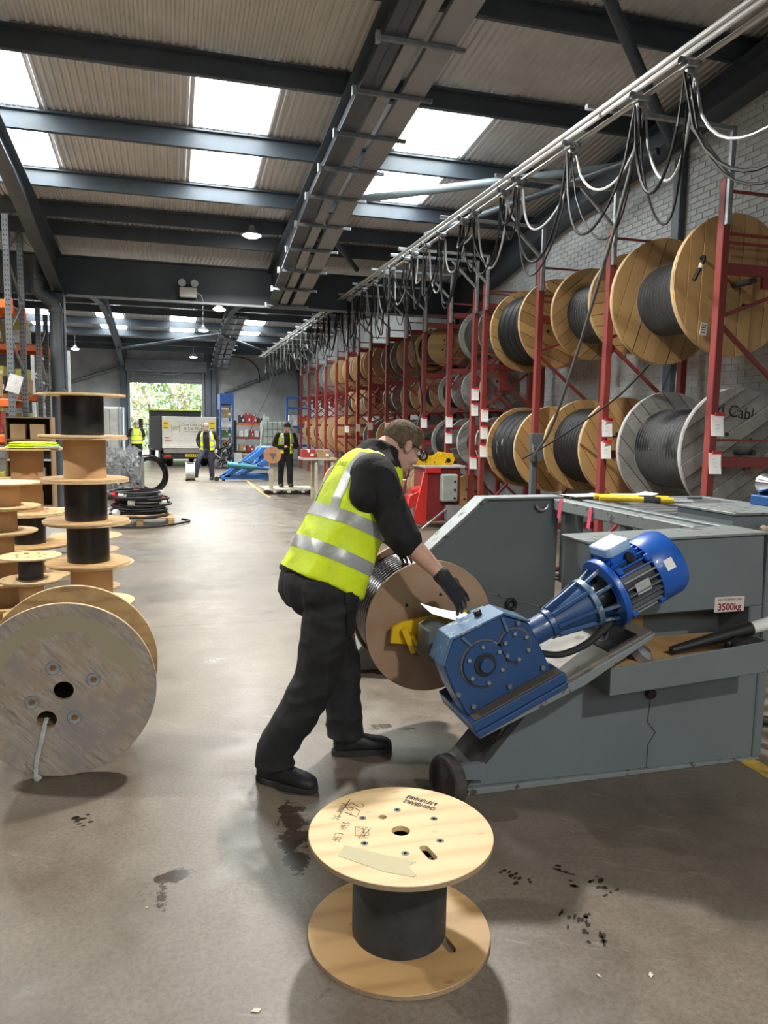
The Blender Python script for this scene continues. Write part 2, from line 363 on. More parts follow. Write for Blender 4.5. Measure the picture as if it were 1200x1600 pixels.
for i, y in enumerate((19, 21, 23, 25, 28.2, 29.45, 31.4, 33.3, 34.9, 36.3)):
    z = sheet_z(y); struct(MB().box(-18, 6.3, y - .04, y + .04, z - .26, z - .005).build('roof_purlin', STEEL), 'dark steel purlin across the far roof, %s beyond the girder' % ordinal(i))
def ibeam_profile(mb, pts_top, pts_bot, x, w=.19, t=.012, web=.01):
    """rafter as web plate plus two flanges following top and bottom polylines in YZ"""
    mb.prism([*pts_top, *pts_bot[::-1]], x - web / 2, x + web / 2, 'YZ')
    for pts, s in ((pts_top, -1), (pts_bot, 1)):
        for a, c in zip(pts, pts[1:]): mb.prism([a, c, (c[0], c[1] + s * t), (a[0], a[1] + s * t)], x - w / 2, x + w / 2, 'YZ')
names = {-10.1: 'far left', -6.05: 'beyond the left racking', -2.0: 'meeting the pipe column', 2.1: 'carrying the cable trays', 6.12: 'along the brick wall'}
for x, nm in names.items():
    mb = MB(); zt = lambda y: sheet_z(y) - .245; d = .34
    ys = (1.0, 11.2, 16.05); ibeam_profile(mb, [(y, zt(y)) for y in ys], [(1, zt(1) - d), (11.2, zt(11.2) - d), (16.05, 4.13)], x, .2 if x < 6 else .3)
    struct(mb.build('roof_rafter', STEEL), 'haunched blue grey rafter of the near roof, ' + nm)
    mb = MB(); ibeam_profile(mb, [(1, zt(1)), (-14, zt(-14))], [(1, zt(1) - d), (-14, zt(-14) - d)], x)
    struct(mb.build('roof_rafter', STEEL), 'blue grey rafter behind the viewer, ' + nm)
    mb = MB(); ibeam_profile(mb, [(16.4, zt(16.4)), (26.9, zt(26.9)), (37.4, zt(37.4))], [(16.4, 4.2), (20, zt(20) - d), (26, zt(26) - d - .05), (26.9, zt(26.9) - .55), (28.4, zt(28.4) - d - .05), (33.6, zt(33.6) - d), (37.4, 4.25)], x)
    struct(mb.build('roof_rafter', STEEL), 'haunched rafter of the far roof, in line ' + nm)
    if x < 6: struct(MB().box(x - .1, x + .1, 37.2, 37.59, 0, 4.9).build('steel_column', STEEL), 'steel column on the end wall, in line ' + nm)
gd = MB().box(-18, 6.3, 16.12, 16.14, 4.12, 4.86).box(-18, 6.3, 16.02, 16.26, 4.12, 4.145).box(-18, 6.3, 16.02, 16.26, 4.85, 4.875)
struct(gd.build('valley_girder', STEEL), 'deep dark steel girder spanning the valley between roofs')
bl = MB().cyl((0, 0, 0), (0, 0, -.03), .014, n=6).mesh('bolt', GALV)
g = bpy.data.objects['valley_girder']
for i in range(16): link('bolt', bl, g, (-1.5 + i * .5, 16.06, 4.12))
# edge strip under the girder (pale light catching gutter flashing)
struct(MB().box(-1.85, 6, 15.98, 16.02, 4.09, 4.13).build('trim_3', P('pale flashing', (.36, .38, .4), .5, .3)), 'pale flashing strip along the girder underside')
mb = MB(); mb.box(-2.1, -1.9, 15.9, 16.2, 0, 4.14)
struct(mb.build('steel_column', STEEL, None, .008), 'steel column under the girder beside the downpipe')
struct(MB().box(-10.2, -10, 15.95, 16.25, 0, 4.13).build('steel_column', STEEL), 'steel column under the girder at far left')
for i, (y, nm) in enumerate(((8.5, 'nearest'), (12.2, 'middle'), (16.2, 'under the girder end'), (26, 'beyond the girder'), (37.4, 'in the corner'))):
    struct(MB().box(6.2, 6.29, y - .08, y + .08, 0, sheet_z(y) - .5).build('steel_column', STEEL, None, .008), 'steel column against the brick wall, ' + nm)
DP = P('grey downpipe', (.1, .115, .13), .35, 0, .15, 3)
dp = thing('downpipe', 'fat grey rainwater downpipe swan-necking down the girder column', 'pipe', (0, 0, 0))
MB().tube(spline([(-2.32, 15.7, 4.75), (-2.32, 15.7, 4.25), (-2.3, 15.7, 4.1), (-2.08, 15.7, 3.92), (-2.02, 15.7, 3.78), (-2.02, 15.7, 3.5), (-2.02, 15.7, 1.5), (-2.02, 15.7, 0)], 5), .115, 16).build('pipe', DP, dp)
for z in (4.3, 3.72, 2.2): MB().cyl((-2.32 if z > 4 else -2.02, 15.7, z), (-2.32 if z > 4 else -2.02, 15.7, z + .1), .135, n=18).build('pipe_collar', DP, dp, .01)
# wind bracing
PAINT = P('pale blue grey tube', (.2, .245, .26), .4, 0, .1)
def brace(p, q, r, label, m=STEEL): struct(MB().cyl(p, q, r, n=14).build('roof_brace', m), label)
brace((2.25, 11.9, 5.08), (5.98, 9.35, 5.25), .06, 'pale round brace tube crossing below the right rooflight', PAINT)
brace((3.6, 6.2, 5.62), (5.98, 8.35, 5.2), .06, 'dark round brace tube at upper right')
brace((2.4, 12.4, 4.95), (3.6, 14.8, 4.75), .05, 'short dark brace beyond the right rooflight')
brace((5.9, 8.5, 5.15), (4.2, 12.4, 4.9), .05, 'dark brace running along the brick wall rafter')
brace((-2, 34, 4.75), (2.1, 30.5, 5.2), .05, 'thin far brace crossing above the loading door')
brace((2.1, 30.5, 5.1), (6, 36.5, 4.6), .05, 'far brace right of the loading door')
brace((2.6, 37.45, 3.2), (5.9, 37.45, 4.45), .07, 'diagonal brace on the end wall right of the door', DARKGALV)
brace((-5.9, 37.45, 2.9), (-2.2, 37.45, 4.2), .07, 'diagonal brace on the end wall left of the door', DARKGALV)
struct(MB().tube(sag((-1.5, 37.1, 4.5), (1.5, 37.1, 4.5), .55, 14), .025).build('shutter_hose', DARKGALV), 'sagging hose across the shutter box')
struct(MB().tube(spline([(2.5, 37.4, 4.9), (3.6, 37.4, 4.85), (4.2, 37.4, 4.4), (4.3, 37.4, 3.7)]), .025).build('wall_conduit', BLACK), 'curved black conduit on the end wall')
# ------------------------------------------------------------------ cable trays beside the middle rafter
TRAY, nt, b = nodes('perforated tray steel'); vo = N(nt, 'ShaderNodeTexVoronoi'); vo.inputs['Scale'].default_value = 28; vo.inputs['Randomness'].default_value = 0; L(nt, coords(nt, (1, 1, .05)), vo.inputs['Vector'])
L(nt, mixc(nt, ramp(nt, vo.outputs['Distance'], ((.2, 1), (.26, 0))), (.3, .31, .33), (.03, .03, .035)), b.inputs['Base Color']); b.inputs['Roughness'].default_value = .45; b.inputs['Metallic'].default_value = .4
def tray(y0, y1, zf, label, x=2.38):
    t = thing('cable_tray', label, 'cable tray', (0, 0, 0))
    for k, (xa, wd, m) in enumerate(((x - .15, .14, TRAY), (x + .08, .26, TRAY))):
        mb = MB(); n = 10
        for i in range(n):
            a, c = y0 + (y1 - y0) * i / n, y0 + (y1 - y0) * (i + 1) / n
            za, zc = zf(a), zf(c)
            mb.prism([(a, za), (c, zc), (c, zc + .006), (a, za + .006)], xa, xa + wd, 'YZ')
            for xe in (xa, xa + wd): mb.prism([(a, za), (c, zc), (c, zc + .06), (a, za + .06)], xe - .003, xe + .003, 'YZ')
        mb.build('tray_channel', m, t)
    n = int((y1 - y0) / .95)
    for i in range(n + 1):
        y = y0 + .2 + i * .95; z = zf(y) - .025
        b_ = MB().box(x - .42, x + .42, y - .02, y + .02, z - .02, z + .02).build('strut', DARKGALV, t)
        MB().box(x - .46, x - .42, y - .03, y + .03, z - .05, z + .05).build('clamp', GALV, b_); MB().box(x + .42, x + .435, y - .022, y + .022, z - .022, z + .022).build('strut_cap', GALV, b_)
def rbot(y):
    if y < 11.2: return sheet_z(y) - .6
    return (sheet_z(11.2) - .6) + (4.1 - (sheet_z(11.2) - .6)) * (y - 11.2) / 4.85
tray(4.2, 15.9, rbot, 'perforated cable trays on struts along the middle rafter of the near roof')
tray(27.5, 37.0, lambda y: sheet_z(y) - .6 if y < 33.6 else sheet_z(33.6) - .6 - (y - 33.6) * .15, 'cable trays on struts along the far roof rafter by the door')
PERF = BLACK
# ------------------------------------------------------------------ lamps
LED = P('led lens', (1, 1, 1), .5, 0, 0, emit=((1, .97, .9), 60))
LEDF = P('far led lens', (1, 1, 1), .5, 0, 0, emit=((1, .95, .85), 45))
HOUS = P('lamp housing', (.5, .52, .53), .35, .4, .05)
def highbay(x, y, z, label, power=LAMP, ztop=None, col=(1, .975, .935)):
    t = thing('high_bay_lamp', label, 'lamp', (x, y, z), 0, 'high bay lamps hanging from the roof')
    MB().lathe([(.0, .16), (.05, .16), (.06, .1), (.17, .02), (.175, 0), (.165, 0), (.05, .03), (0, .03)], 24, False).build('reflector', HOUS, t)
    MB().ball((0, 0, .0), (.155, .155, .045), 24, 10).build('lens', LED, t)
    zt = (ztop or sheet_z(y) - (.235 if y > 8 else .06)) - z
    mb = MB(); n = max(2, int(zt / .09))
    for i in range(n): 
        a = .16 + (zt - .16) * i / n; mb.M = Matrix.Translation((0, 0, a + .045)) @ Matrix.Rotation(PI / 2 * (i % 2), 4, 'Z')
        mb.tube([(.016 * math.cos(u * PI / 4), 0, .052 * math.sin(u * PI / 4)) for u in range(8)], .005, 5, True)
    o = mb.build('chain', GALV, t); o['kind'] = 'stuff'
    l = bpy.data.lights.new('lamp_light', 'AREA'); l.shape = 'DISK'; l.size = .32; l.energy = power; l.color = col; l.spread = math.radians(150)
    lo = link('lamp_light', l, t, (0, 0, -.06))
highbay(1.9, 6.05, 5.22, 'bright high bay lamp hanging just above the top of the view', LAMP * 1.15)
highbay(1.46, 13.85, 5.0, 'lit high bay lamp on a chain below the near roof', LAMP * .8)
highbay(1.35, 21, 4.72, 'lit high bay lamp just behind the valley girder')
highbay(1.1, 25, 4.62, 'lit high bay lamp in the middle of the far roof')
highbay(1.1, 34.9, 4.6, 'lit high bay lamp nearest the loading door', LAMP * .5)
highbay(-3.6, 33.3, 4.6, 'lit high bay lamp left of the loading door', LAMP * .5)
highbay(-4.4, 12.6, 4.7, 'lit high bay lamp above the grey racking at left')
highbay(-4.2, 5.5, 5.2, 'high bay lamp over the left aisle, outside the view')
highbay(1.9, -2.5, 5.2, 'high bay lamp behind the viewer', LAMP * .9)
# twin emergency spotlight on the girder
t = thing('emergency_light', 'white twin-head emergency light fixed to the girder', 'light', (.42, 16.0, 4.2))
MB().box(-.17, .17, -.06, .06, 0, .2).build('case', WHITE, t, .015)
for s in (-1, 1):
    h = MB().cyl((s * .12, -.02, .27), (s * .12, -.1, .27), .055, .075, n=18).build('lamp_head', HOUS, t); MB().cyl((s * .12, 0, .19), (s * .12, -.02, .27), .015, n=8).build('neck', WHITE, h)
MB().tube(spline([(.17, 0, .1), (.25, 0, .06), (.28, .02, -.02), (.3, .05, -.05)]), .008).build('lead', WHITE, t)
# ------------------------------------------------------------------ outside the loading door
GR = P('pale yard concrete', (.5, .5, .47), .8, 0, .1, 1)
struct(MB().box(-22, 22, 37.85, 70, -.06, -.01).build('yard_ground', GR), 'pale yard outside the loading door')
LEAFM = []
for i, c in enumerate(((.42, .55, .25), (.58, .66, .36), (.62, .54, .34), (.32, .44, .2))): LEAFM.append(P('hedge leaf %d' % i, c, .7, 0, .25, 3))
BARK = P('bark', (.2, .15, .1), .9, 0, .2)
rr = random.Random(3); mb = MB()
for k in range(26000):
    x, z = rr.uniform(-7, 7), rr.uniform(0, 1) ** 1.2 * 9.5; y = 49 + z * .45 + 2.2 * noise.noise((x * .5, z * .5, 0)) + 1.2 * noise.noise((x * 1.7, z * 1.7, 4)) + rr.uniform(0, 1.5)
    c = Vector((x, y, z)); q = noise.noise((x * .8, z * .8, 9)); mb.mi = (0 if q < -.1 else 1 if q < .25 else 2) if rr.random() < .7 else rr.randrange(4); s = rr.uniform(.08, .2); u = Vector((rr.uniform(-1, 1), rr.uniform(-1, 1), rr.uniform(-1, 1))).normalized(); v_ = u.orthogonal().normalized()
    mb.add([c - u * s, c + v_ * s * .55, c + u * s, c - v_ * s * .55], [(0, 1, 2, 3)])
tag(mb.build('hedge_bank', LEAFM, None, smooth=False), 'leafy green and brown bank of trees outside the loading door', 'hedge', None, 'stuff')
# ================================================================== RED DRUM RACKING ON THE RIGHT
FR = [6.12, 7.99, 9.74, 11.62, 12.05, 13.25, 14.68, 15.92, 17.36, 18.94, 20.23, 21.6, 23.0, 24.66, 26.2, 27.84, 29.5]
XF, XB = 5.0, 6.05
up_m = MB().box(-.042, .042, -.042, .042, 0, 4.02).mesh('upright', REDRACK, .006)
foot_m = MB().box(-.09, .09, -.09, .09, 0, .012).mesh('foot_plate', REDRACK)
def hbeam(z, h=.1): return MB().box(.042, XB - XF - .042, -.03, .03, z - h / 2, z + h / 2).mesh('beam', REDRACK, .004)
def hthin(z): return MB().box(.042, XB - XF - .042, -.012, .012, z - .012, z + .012).mesh('rail', REDRACK)
def diag(z0, z1): return MB().bar((.03, .02, z0), (XB - XF - .03, .02, z1), .035, .035).mesh('diagonal_brace', REDRACK)
A_parts = [('beam', hbeam(3.22)), ('beam', hbeam(1.41)), ('rail', hthin(3.92)), ('rail', hthin(3.46)), ('rail', hthin(3.54)), ('rail', hthin(1.62)), ('diagonal_brace', diag(2.78, 3.15)), ('diagonal_brace', diag(2.72, 1.95)), ('diagonal_brace', diag(.3, 1.3)), ('beam', hbeam(.3))]
B_parts = [('beam', hbeam(3.74)), ('beam', hbeam(2.73)), ('beam', hbeam(1.7, .08)), ('beam', hbeam(1.36, .08)), ('rail', hthin(3.95)), ('rail', hthin(2.98)), ('diagonal_brace', diag(2.4, 3.6)), ('diagonal_brace', diag(2.6, 1.8)), ('diagonal_brace', diag(1.9, 2.65)), ('diagonal_brace', diag(1.25, .4)), ('rail', hthin(2.0))]
for i, y in enumerate(FR):
    t = thing('rack_frame', 'red steel drum rack frame, %s from the near end of the row' % ordinal(i), 'rack frame', (XF, y, 0), 0, 'red rack frames along the brick wall')
    for x in (0, XB - XF): u = link('upright', up_m, t, (x, 0, 0)); link('foot_plate', foot_m, u)
    for nm, me in (A_parts if i < 4 else B_parts): link(nm, me, t)
    for z0, z1 in (((3.06, 3.17), (1.34, 1.37)) if i < 4 else ((3.3, 3.69), (2.34, 2.68), (1.38, 1.4))): link('spindle_bracket', MB().box(.47, .62, -.02, .02, z0, z1 + .02).mesh('spindle_bracket', REDRACK), t)
# ------------------------------------------------------------------ drums
PINE = wood('varnished pine', (.53, .325, .13), (.21, .11, .04), 3.4, (1, 7, 7), .5, .8)
PINE2 = wood('plain pine', (.5, .31, .13), (.28, .15, .055), 3.4, (1, 7, 7), .55, .6)
TANW = wood('tan plywood', (.47, .31, .16), (.34, .205, .095), 2.2, (1, 5, 5), .6, 0)
GREYW = wood('weathered grey wood', (.3, .29, .27), (.13, .125, .12), 3, (1, 8, 8), .75, .5, .5)
MDF = P('brown hardboard', (.25, .16, .09), .7, 0, .1, 8)
RIM = P('pale cut rim', (.55, .4, .22), .65, 0, .15, 20)
RIMG = P('grey cut rim', (.42, .41, .39), .7, 0, .15, 20)
SHAFT = P('dark steel shaft', (.06, .06, .065), .4, .7, .2, 12)
WRAP, nt, b = nodes('clear wrap'); b.inputs['Base Color'].default_value = (.9, .92, .93, 1); b.inputs['Roughness'].default_value = .12; b.inputs['Alpha'].default_value = .06; b.inputs['Specular IOR Level'].default_value = .5
bump(nt, b, noise_t(nt, coords(nt, (1, 1, 1)), 14, 5, .7, 1.5), .9, .03)
MILK = P('milky wrap', (.75, .76, .77), .3, 0, .15, 9, .6, 18, alpha=.8)
NP = 9
def plank_meshes(mat, tag_):
    out = []
    for i in range(NP):
        a, c = -1 + 2 * i / NP + .006, -1 + 2 * (i + 1) / NP - .006; ys = [a + (c - a) * k / 4 for k in range(5)]
        pts = [(math.sqrt(max(0, 1 - y * y)), y) for y in ys] + [(-math.sqrt(max(0, 1 - y * y)), y) for y in ys[::-1]]
        th = .016 + .003 * ((i * 7) % 3)
        out.append(MB().prism(pts, 0, -th, 'XZ').mesh('plank_' + tag_, mat, smooth=False))
    return out
PL = {k: plank_meshes(m, k) for k, m in (('pine', PINE), ('plain', PINE2), ('grey', GREYW))}
core_m = {}
def flange_mesh(key, mat, th, n=56):
    if (key, th) not in core_m:
        me = MB().lathe([(.05, -th / 2), (.985, -th / 2), (1, -th / 2 + .004), (1, th / 2 - .004), (.985, th / 2), (.05, th / 2)], n).mesh('flange', [mat, RIMG if key == 'grey' else RIM]); core_m[(key, th)] = me
        for q in me.polygons: q.material_index = 0 if abs(q.normal.z) > .8 else 1
    return core_m[(key, th)]
bolt_m = MB().cyl((0, 0, 0), (0, -.012, 0), .022, n=10).cyl((0, -.012, 0), (0, -.024, 0), .012, n=6).mesh('bolt', SHAFT)
def cable_roll(rc, w, n, mat, parent, name='cable'):
    prof = []; 
    for i in range(n):
        for k in range(5): a = PI * k / 5; z = -w / 2 + w * (i + .5) / n - math.cos(a) * w / n / 2; prof.append((rc + math.sin(a) * w / n * .42, z))
    prof = [(rc * .6, -w / 2)] + prof + [(rc * .6, w / 2)]
    o = MB().lathe(prof, 44).build(name, mat, parent, rot=(PI / 2, 0, 0)); return o
BAY = {}
def drum(loc, R, w, style, label, cable=.62, nturn=14, rz=0, group='cable drums on the red racking', core=None, wrap=None, planks=True, axle=True, near_cover=None, cmat=None, name='cable_drum', faces=(0, 1), bolts=True):
    """drum with its axis along local y; loc is its centre"""
    t = thing(name, label, 'cable drum', loc, rz, group)
    rim = {'pine': PINE, 'plain': PINE2, 'tan': TANW, 'grey': GREYW, 'mdf': MDF, 'black': BLACK}[style]
    rr_ = random.Random(hash(label) % 1000 if False else sum(map(ord, label)))
    th = .045
    for k, s in enumerate((-1, 1)):
        f = link('flange', flange_mesh(style, rim, th), t, (0, s * (w / 2 - th / 2), 0), (PI / 2, rr_.uniform(0, 3), 0), (R, R, 1)) if False else None
        f = link('flange', flange_mesh(style, rim, th), t, (0, s * (w / 2), 0), (PI / 2, 0, 0), (R, R, 1))
        if planks and style in PL:
            ang = rr_.uniform(-.9, .9) + (1.2 if style == 'pine' else 0)
            # planks on the outer (viewer side) face of this flange; parented to the flange, undoing its scale
            inv = Matrix.Diagonal((1 / R, 1 / R, 1, 1)) @ Matrix.Rotation(-PI / 2, 4, 'X')
            for me in PL[style]:
                p = link('plank', me, f); M_ = inv @ Matrix.Translation((0, -th / 2 + .001, 0)) @ Matrix.Rotation(ang, 4, 'Y') @ Matrix.Diagonal((R, 1, R, 1))
                p.matrix_local = M_
    cable_roll(R * cable, w - th, nturn, cmat or CABLE, t) if nturn else None
    if not nturn: MB().cyl((0, -w / 2, 0), (0, w / 2, 0), R * cable, n=36).build('barrel', core or MDF, t)
    if axle:
        ya_ = max(f for f in FR if f < loc[1]) - loc[1] + .02; yb_ = min(f for f in FR if f > loc[1]) - loc[1] - .02; MB().cyl((0, ya_, 0), (0, yb_, 0), .03, n=12).build('spindle', SHAFT, t)
    if bolts:
        for k in range(4): a = k * PI / 2 + .6; link('bolt', bolt_m, t, (R * .33 * math.cos(a), -w / 2 - th / 2 - .015, R * .33 * math.sin(a)))
    if wrap:
        mb = MB(); n = 40; R0, y0, y1, m = wrap; rn = random.Random(5)
        for j in range(6):
            for i in range(n):
                a = 2 * PI * i / n; q = R * R0 * (1 + .07 * noise.noise((math.cos(a) * 3, math.sin(a) * 3, j * .9)) + (.1 * max(0, -math.sin(a)) if m is WRAP else .02 * (j % 2)))
                mb.v.append((q * math.cos(a), y0 + (y1 - y0) * j / 5, q * math.sin(a)))
        for j in range(5):
            for i in range(n): mb.f.append((j * n + i, j * n + (i + 1) % n, (j + 1) * n + (i + 1) % n, (j + 1) * n + i)); mb.m.append(0)
        mb.build('plastic_wrap', m, t)
    return t
XC = 5.58
drum((5.4, 6.98, 3.14), .69, 1.05, 'pine', 'large pine plank drum on the top row nearest the viewer', .52, 18, wrap=(.6, -.42, .5, WRAP))
T1 = bpy.context.scene.objects[-1] if False else None
drum((5.58, 8.88, 3.26), .61, .95, 'plain', 'pine drum with plastic over black cable, second on the top row', .6, 15, wrap=(.64, -.4, .42, WRAP))
drum((5.55, 10.72, 3.24), .64, 1.0, 'pine', 'dark varnished drum with thick black cable, third on the top row', .74, 5, wrap=None)
drum((5.54, 6.98, 1.5), .645, 1.08, 'grey', 'weathered grey drum with black cable, nearest on the lower row', .66, 22, wrap=(.69, -.5, .5, WRAP))
drum((5.56, 8.88, 1.48), .63, .92, 'pine', 'golden pine drum with loose black cable, second on the lower row', .76, 12)
drum((5.55, 10.72, 1.4), .64, 1.0, 'pine', 'pine drum with white sheet over thick black cable, third on the lower row', .8, 5, wrap=(.84, .0, .46, MILK))
XMK = P('stencil ink', (.06, .05, .05), .8, 0, 0)
# far bays: smaller drums on up to four levels
rows = {3.36: 'top', 2.33: 'middle', 1.42: 'lower', .52: 'floor'}
rg = random.Random(11)
for b_ in range(4, 16):
    ya, yb = FR[b_] + .12, FR[b_ + 1] - .12; yc = (ya + yb) / 2
    lv = ((3.36, .46), (2.4, .4), (1.43, .47), (.45, .43)) if b_ < 9 else ((3.36, .5), (2.4, .42), (1.43, .5)) if b_ < 12 else ((3.36, .55), (1.43, .6))
    for z, R in lv:
        if rg.random() < .1: continue
        st = rg.choice(('plain', 'tan', 'plain', 'tan', 'grey') if z > 2 else ('tan', 'grey', 'plain', 'tan'))
        if 1.2 < z < 1.5 and b_ < 8: st = 'grey'
        if z < 1 and b_ in (4, 5): st = ('mdf', 'plain')[b_ - 4]
        w = min(yb - ya - .1, rg.uniform(.72, .95)); R *= rg.uniform(.92, 1.04)
        lvl = {4: ('top', 'second', 'third', 'bottom'), 3: ('top', 'middle', 'bottom'), 2: ('top', 'bottom')}[len(lv)][[q[0] for q in lv].index(z)]
        lab = '%s drum on the %s level of rack bay %s from the near end' % ({'plain': 'pale pine', 'tan': 'tan plywood', 'grey': 'weathered grey', 'mdf': 'brown hardboard'}[st], lvl, ordinal(b_))
        t = drum((XC + rg.uniform(-.05, .06), yc, z if z > 1 else R + .002), R, w, st, lab, rg.uniform(.5, .78), rg.choice((8, 10, 14)), planks=b_ < 9, axle=z > 1, bolts=b_ < 8, wrap=(.85, -.3, .3, WRAP) if rg.random() < .2 else None)
        if b_ in (5, 6, 4) and st in ('plain', 'tan') and z > 1:
            text('stencil', 'DU', .13, XMK, t, (-.02, -w / 2 - .05, -R * .35), (PI / 2, PI / 2, 0)) if z > 3 else [MB().box(-.14 + .05 * q, -.105 + .05 * q, -w / 2 - .05, -w / 2 - .045, -R * .5 - .04 * r_, -R * .5 + .025 - .04 * r_).build('stencil_mark', XMK, t) for r_ in (0, 1) for q in range(5)]
tx = text('lettering', 'nd Cable', .17, INK, [o for o in COL.objects if o.get('label', '').startswith('weathered grey drum with black cable, nearest')][0], (-.03, -.582, .4), (PI / 2, .12, 0))
# label on the big top drum and on the third
dl = [o for o in COL.objects if o.get('category') == 'cable drum']
for d_, x, z, w_, h_ in ((dl[0], -.33, -.35, .06, .1), (dl[2], -.32, .47, .13, .09)):
    pl = MB().box(x - w_ / 2, x + w_ / 2, -.002, 0, z - h_ / 2, z + h_ / 2).build('paper_label', PAPER, d_, loc=(0, -d_.children[0].location.y * 0 - (.565 if d_ is dl[0] else .54), 0)) if False else None
def face_label(d_, x, z, w_, h_, yy, rot):
    o = MB().box(-w_ / 2, w_ / 2, -.003, 0, -h_ / 2, h_ / 2).build('paper_label', PAPER, d_, loc=(x, yy, z), rot=(0, rot, 0))
    for k in range(4): MB().box(-w_ * .4, w_ * .3, -.004, -.003, h_ * (.3 - .2 * k), h_ * (.36 - .2 * k)).build('print_line', INK, o)
face_label(dl[0], -.33, -.44, .075, .12, -.575, .1)
face_label(dl[2], -.28, .5, .12, .09, -.55, -.5)
# cable end poking through the big drum flange
MB().tube(spline([(-.4, -.52, .22), (-.4, -.6, .24), (-.42, -.63, .2), (-.46, -.62, .1), (-.5, -.61, .01)]), .018).build('cable_end', CABLE, dl[0])
MB().cyl((-.43, -.62, .17), (-.45, -.625, .12), .024, n=10).build('tape', P('cream tape', (.6, .52, .38), .6), dl[0])
# ------------------------------------------------------------------ stretch of paper tags on uprights
TAGR = P('red tag clip', (.65, .03, .03), .5, 0, .1)
def paper_tag(y, z, label, s=1.0, x=XF - .05):
    t = thing('paper_tag', label, 'tag', (x, y, z), 0, 'paper tags on the rack uprights')
    MB().prism([(-.018, 0), (-.022, 0), (-.032, -.1), (-.05, -.2), (-.046, -.2), (-.028, -.1)], -.062, .062, 'XZ').build('card', PAPER, t, rot=(0, 0, PI / 2 - .15))
    MB().box(-.05, .06, -.05, -.043, -.012, .022).build('clip', TAGR, t)
    for k in range(3): MB().box(-.03, .02, -.0022, -.001, -.06 - k * .035, -.057 - k * .035).build('print_line', P('faint print', (.4, .4, .4), .8, 0, 0), t, loc=(0, -.026 - .006 * k, 0))
FT = [('nearest', 0), ('second', 1), ('third', 2), ('fourth', 3), ('fifth', 4), ('sixth', 5), ('seventh', 6)]
for nm, i, zs in (('nearest', 0, (1.86, 1.5)), ('second', 1, (1.82, 1.56)), ('third', 2, (1.52,)), ('fourth', 3, (2.0, 1.72, 1.42)), ('fifth', 4, (2.36, 2.1, 1.2)), ('sixth', 5, (1.9, 1.6)), ('seventh', 6, (1.88,)), ('eighth', 7, (1.8,)), ('ninth', 8, (1.8,)), ('tenth', 9, (1.8,)), ('eleventh', 10, (1.75,)), ('twelfth', 11, (1.7,))):
    for k, z in enumerate(zs): paper_tag(FR[i] - .06, z, 'white paper tag on the %s red upright%s' % (nm, '' if len(zs) == 1 else ', %s one' % (('upper', 'lower') if len(zs) == 2 else ('upper', 'middle', 'lower'))[k]), x=XF)
# ------------------------------------------------------------------ festoon rail on brackets above the rack
post_m = MB().box(-.02, .02, -.02, .02, -.42, .44).box(-.028, -.02, -.02, .02, -.42, .44).mesh('post', GALV, .003)
arm_m = MB().box(-1.52, .02, -.02, .02, -.02, .02).mesh('arm', GALV, .003); br_m = MB().bar((-.02, 0, -.42), (-.46, 0, -.02), .035).mesh('brace', GALV, .003)
for i, y in enumerate(FR):
    t = thing('rail_bracket', 'galvanised rail bracket on top of the %s red upright' % ordinal(i), 'bracket', (XF - .01, y - .064, 4.02), 0, 'brackets holding the festoon rail')
    link('post', post_m, t); link('arm', arm_m, t, (0, 0, .42)); link('brace', br_m, t, (0, 0, .42))
RAILM = P('pale rail tube', (.62, .63, .64), .35, .3, .08, 9)
t = thing('festoon_rail', 'three pale parallel rail tubes running down the aisle overhead', 'rail', (0, 0, 0))
for x, z in ((3.53, 4.375), (3.63, 4.395), (3.73, 4.375)): MB().cyl((x, 2.6, z), (x, 31, z), .022, n=10).build('rail_tube', RAILM, t)
ty = [3.35, 4.95, 5.55, 6.62, 7.72, 8.1, 8.95, 9.3, 10.1, 10.75, 11.3, 11.7, 12.5, 12.9, 13.6, 14.4, 14.8, 15.6, 16.3, 16.7, 17.6, 18.2, 19, 19.8, 20.3, 21.2, 22, 22.6, 23.5, 24.4, 25.2, 26, 27, 28, 29, 30]
trol = MB().box(-.05, .05, -.05, .05, -.05, -.005).box(-.03, .03, -.02, .02, -.09, -.05).mesh('body', GALV, .006); whl = MB().cyl((0, -.015, 0), (0, .015, 0), .028, n=10).mesh('roller', DARKGALV)
for i, y in enumerate(ty):
    t = thing('cable_trolley', 'small cable trolley under the festoon rail, %s along from the viewer' % (ordinal(i) if i < 18 else ordinal(i - 18) + ' beyond the eighteenth'), 'trolley', (3.66, y, 4.35), 0, 'cable trolleys under the festoon rail')
    link('body', trol, t)
    for s in (-.07, .07): link('roller', whl, t, (s, 0, -.0), (0, 0, PI / 2))
GREYC = P('grey cable', (.34, .35, .35), .45, 0, .1, 12)
def festoon(xo, drops, mat, label, seed, r=.011):
    q = random.Random(seed); pts = []
    for a, c in zip(ty, ty[1:]):
        if q.random() < .0: continue
        p0, p1 = (3.66 + xo, a, 4.27), (3.66 + xo, c, 4.27); d = q.uniform(*drops) * (1 if c - a > .55 else .6); sw = q.uniform(-.1, .1)
        for k in range(13):
            u = k / 13; hgt = d * (4 * u * (1 - u)) ** .6; pts.append((p0[0] + sw * math.sin(PI * u), a + (c - a) * u, 4.27 - hgt))
    tag(MB().tube(pts, r, 6).build('festoon_cable', mat), label, 'cable')
festoon(-.04, (.55, .95), CABLE, 'thick black festoon cable looping below the overhead rail', 1, .013)
festoon(.05, (.35, .7), GREYC, 'grey festoon cable looping below the overhead rail', 2, .012)
festoon(.0, (.75, 1.05), CABLE, 'deeper black festoon cable hanging below the overhead rail', 5, .009)
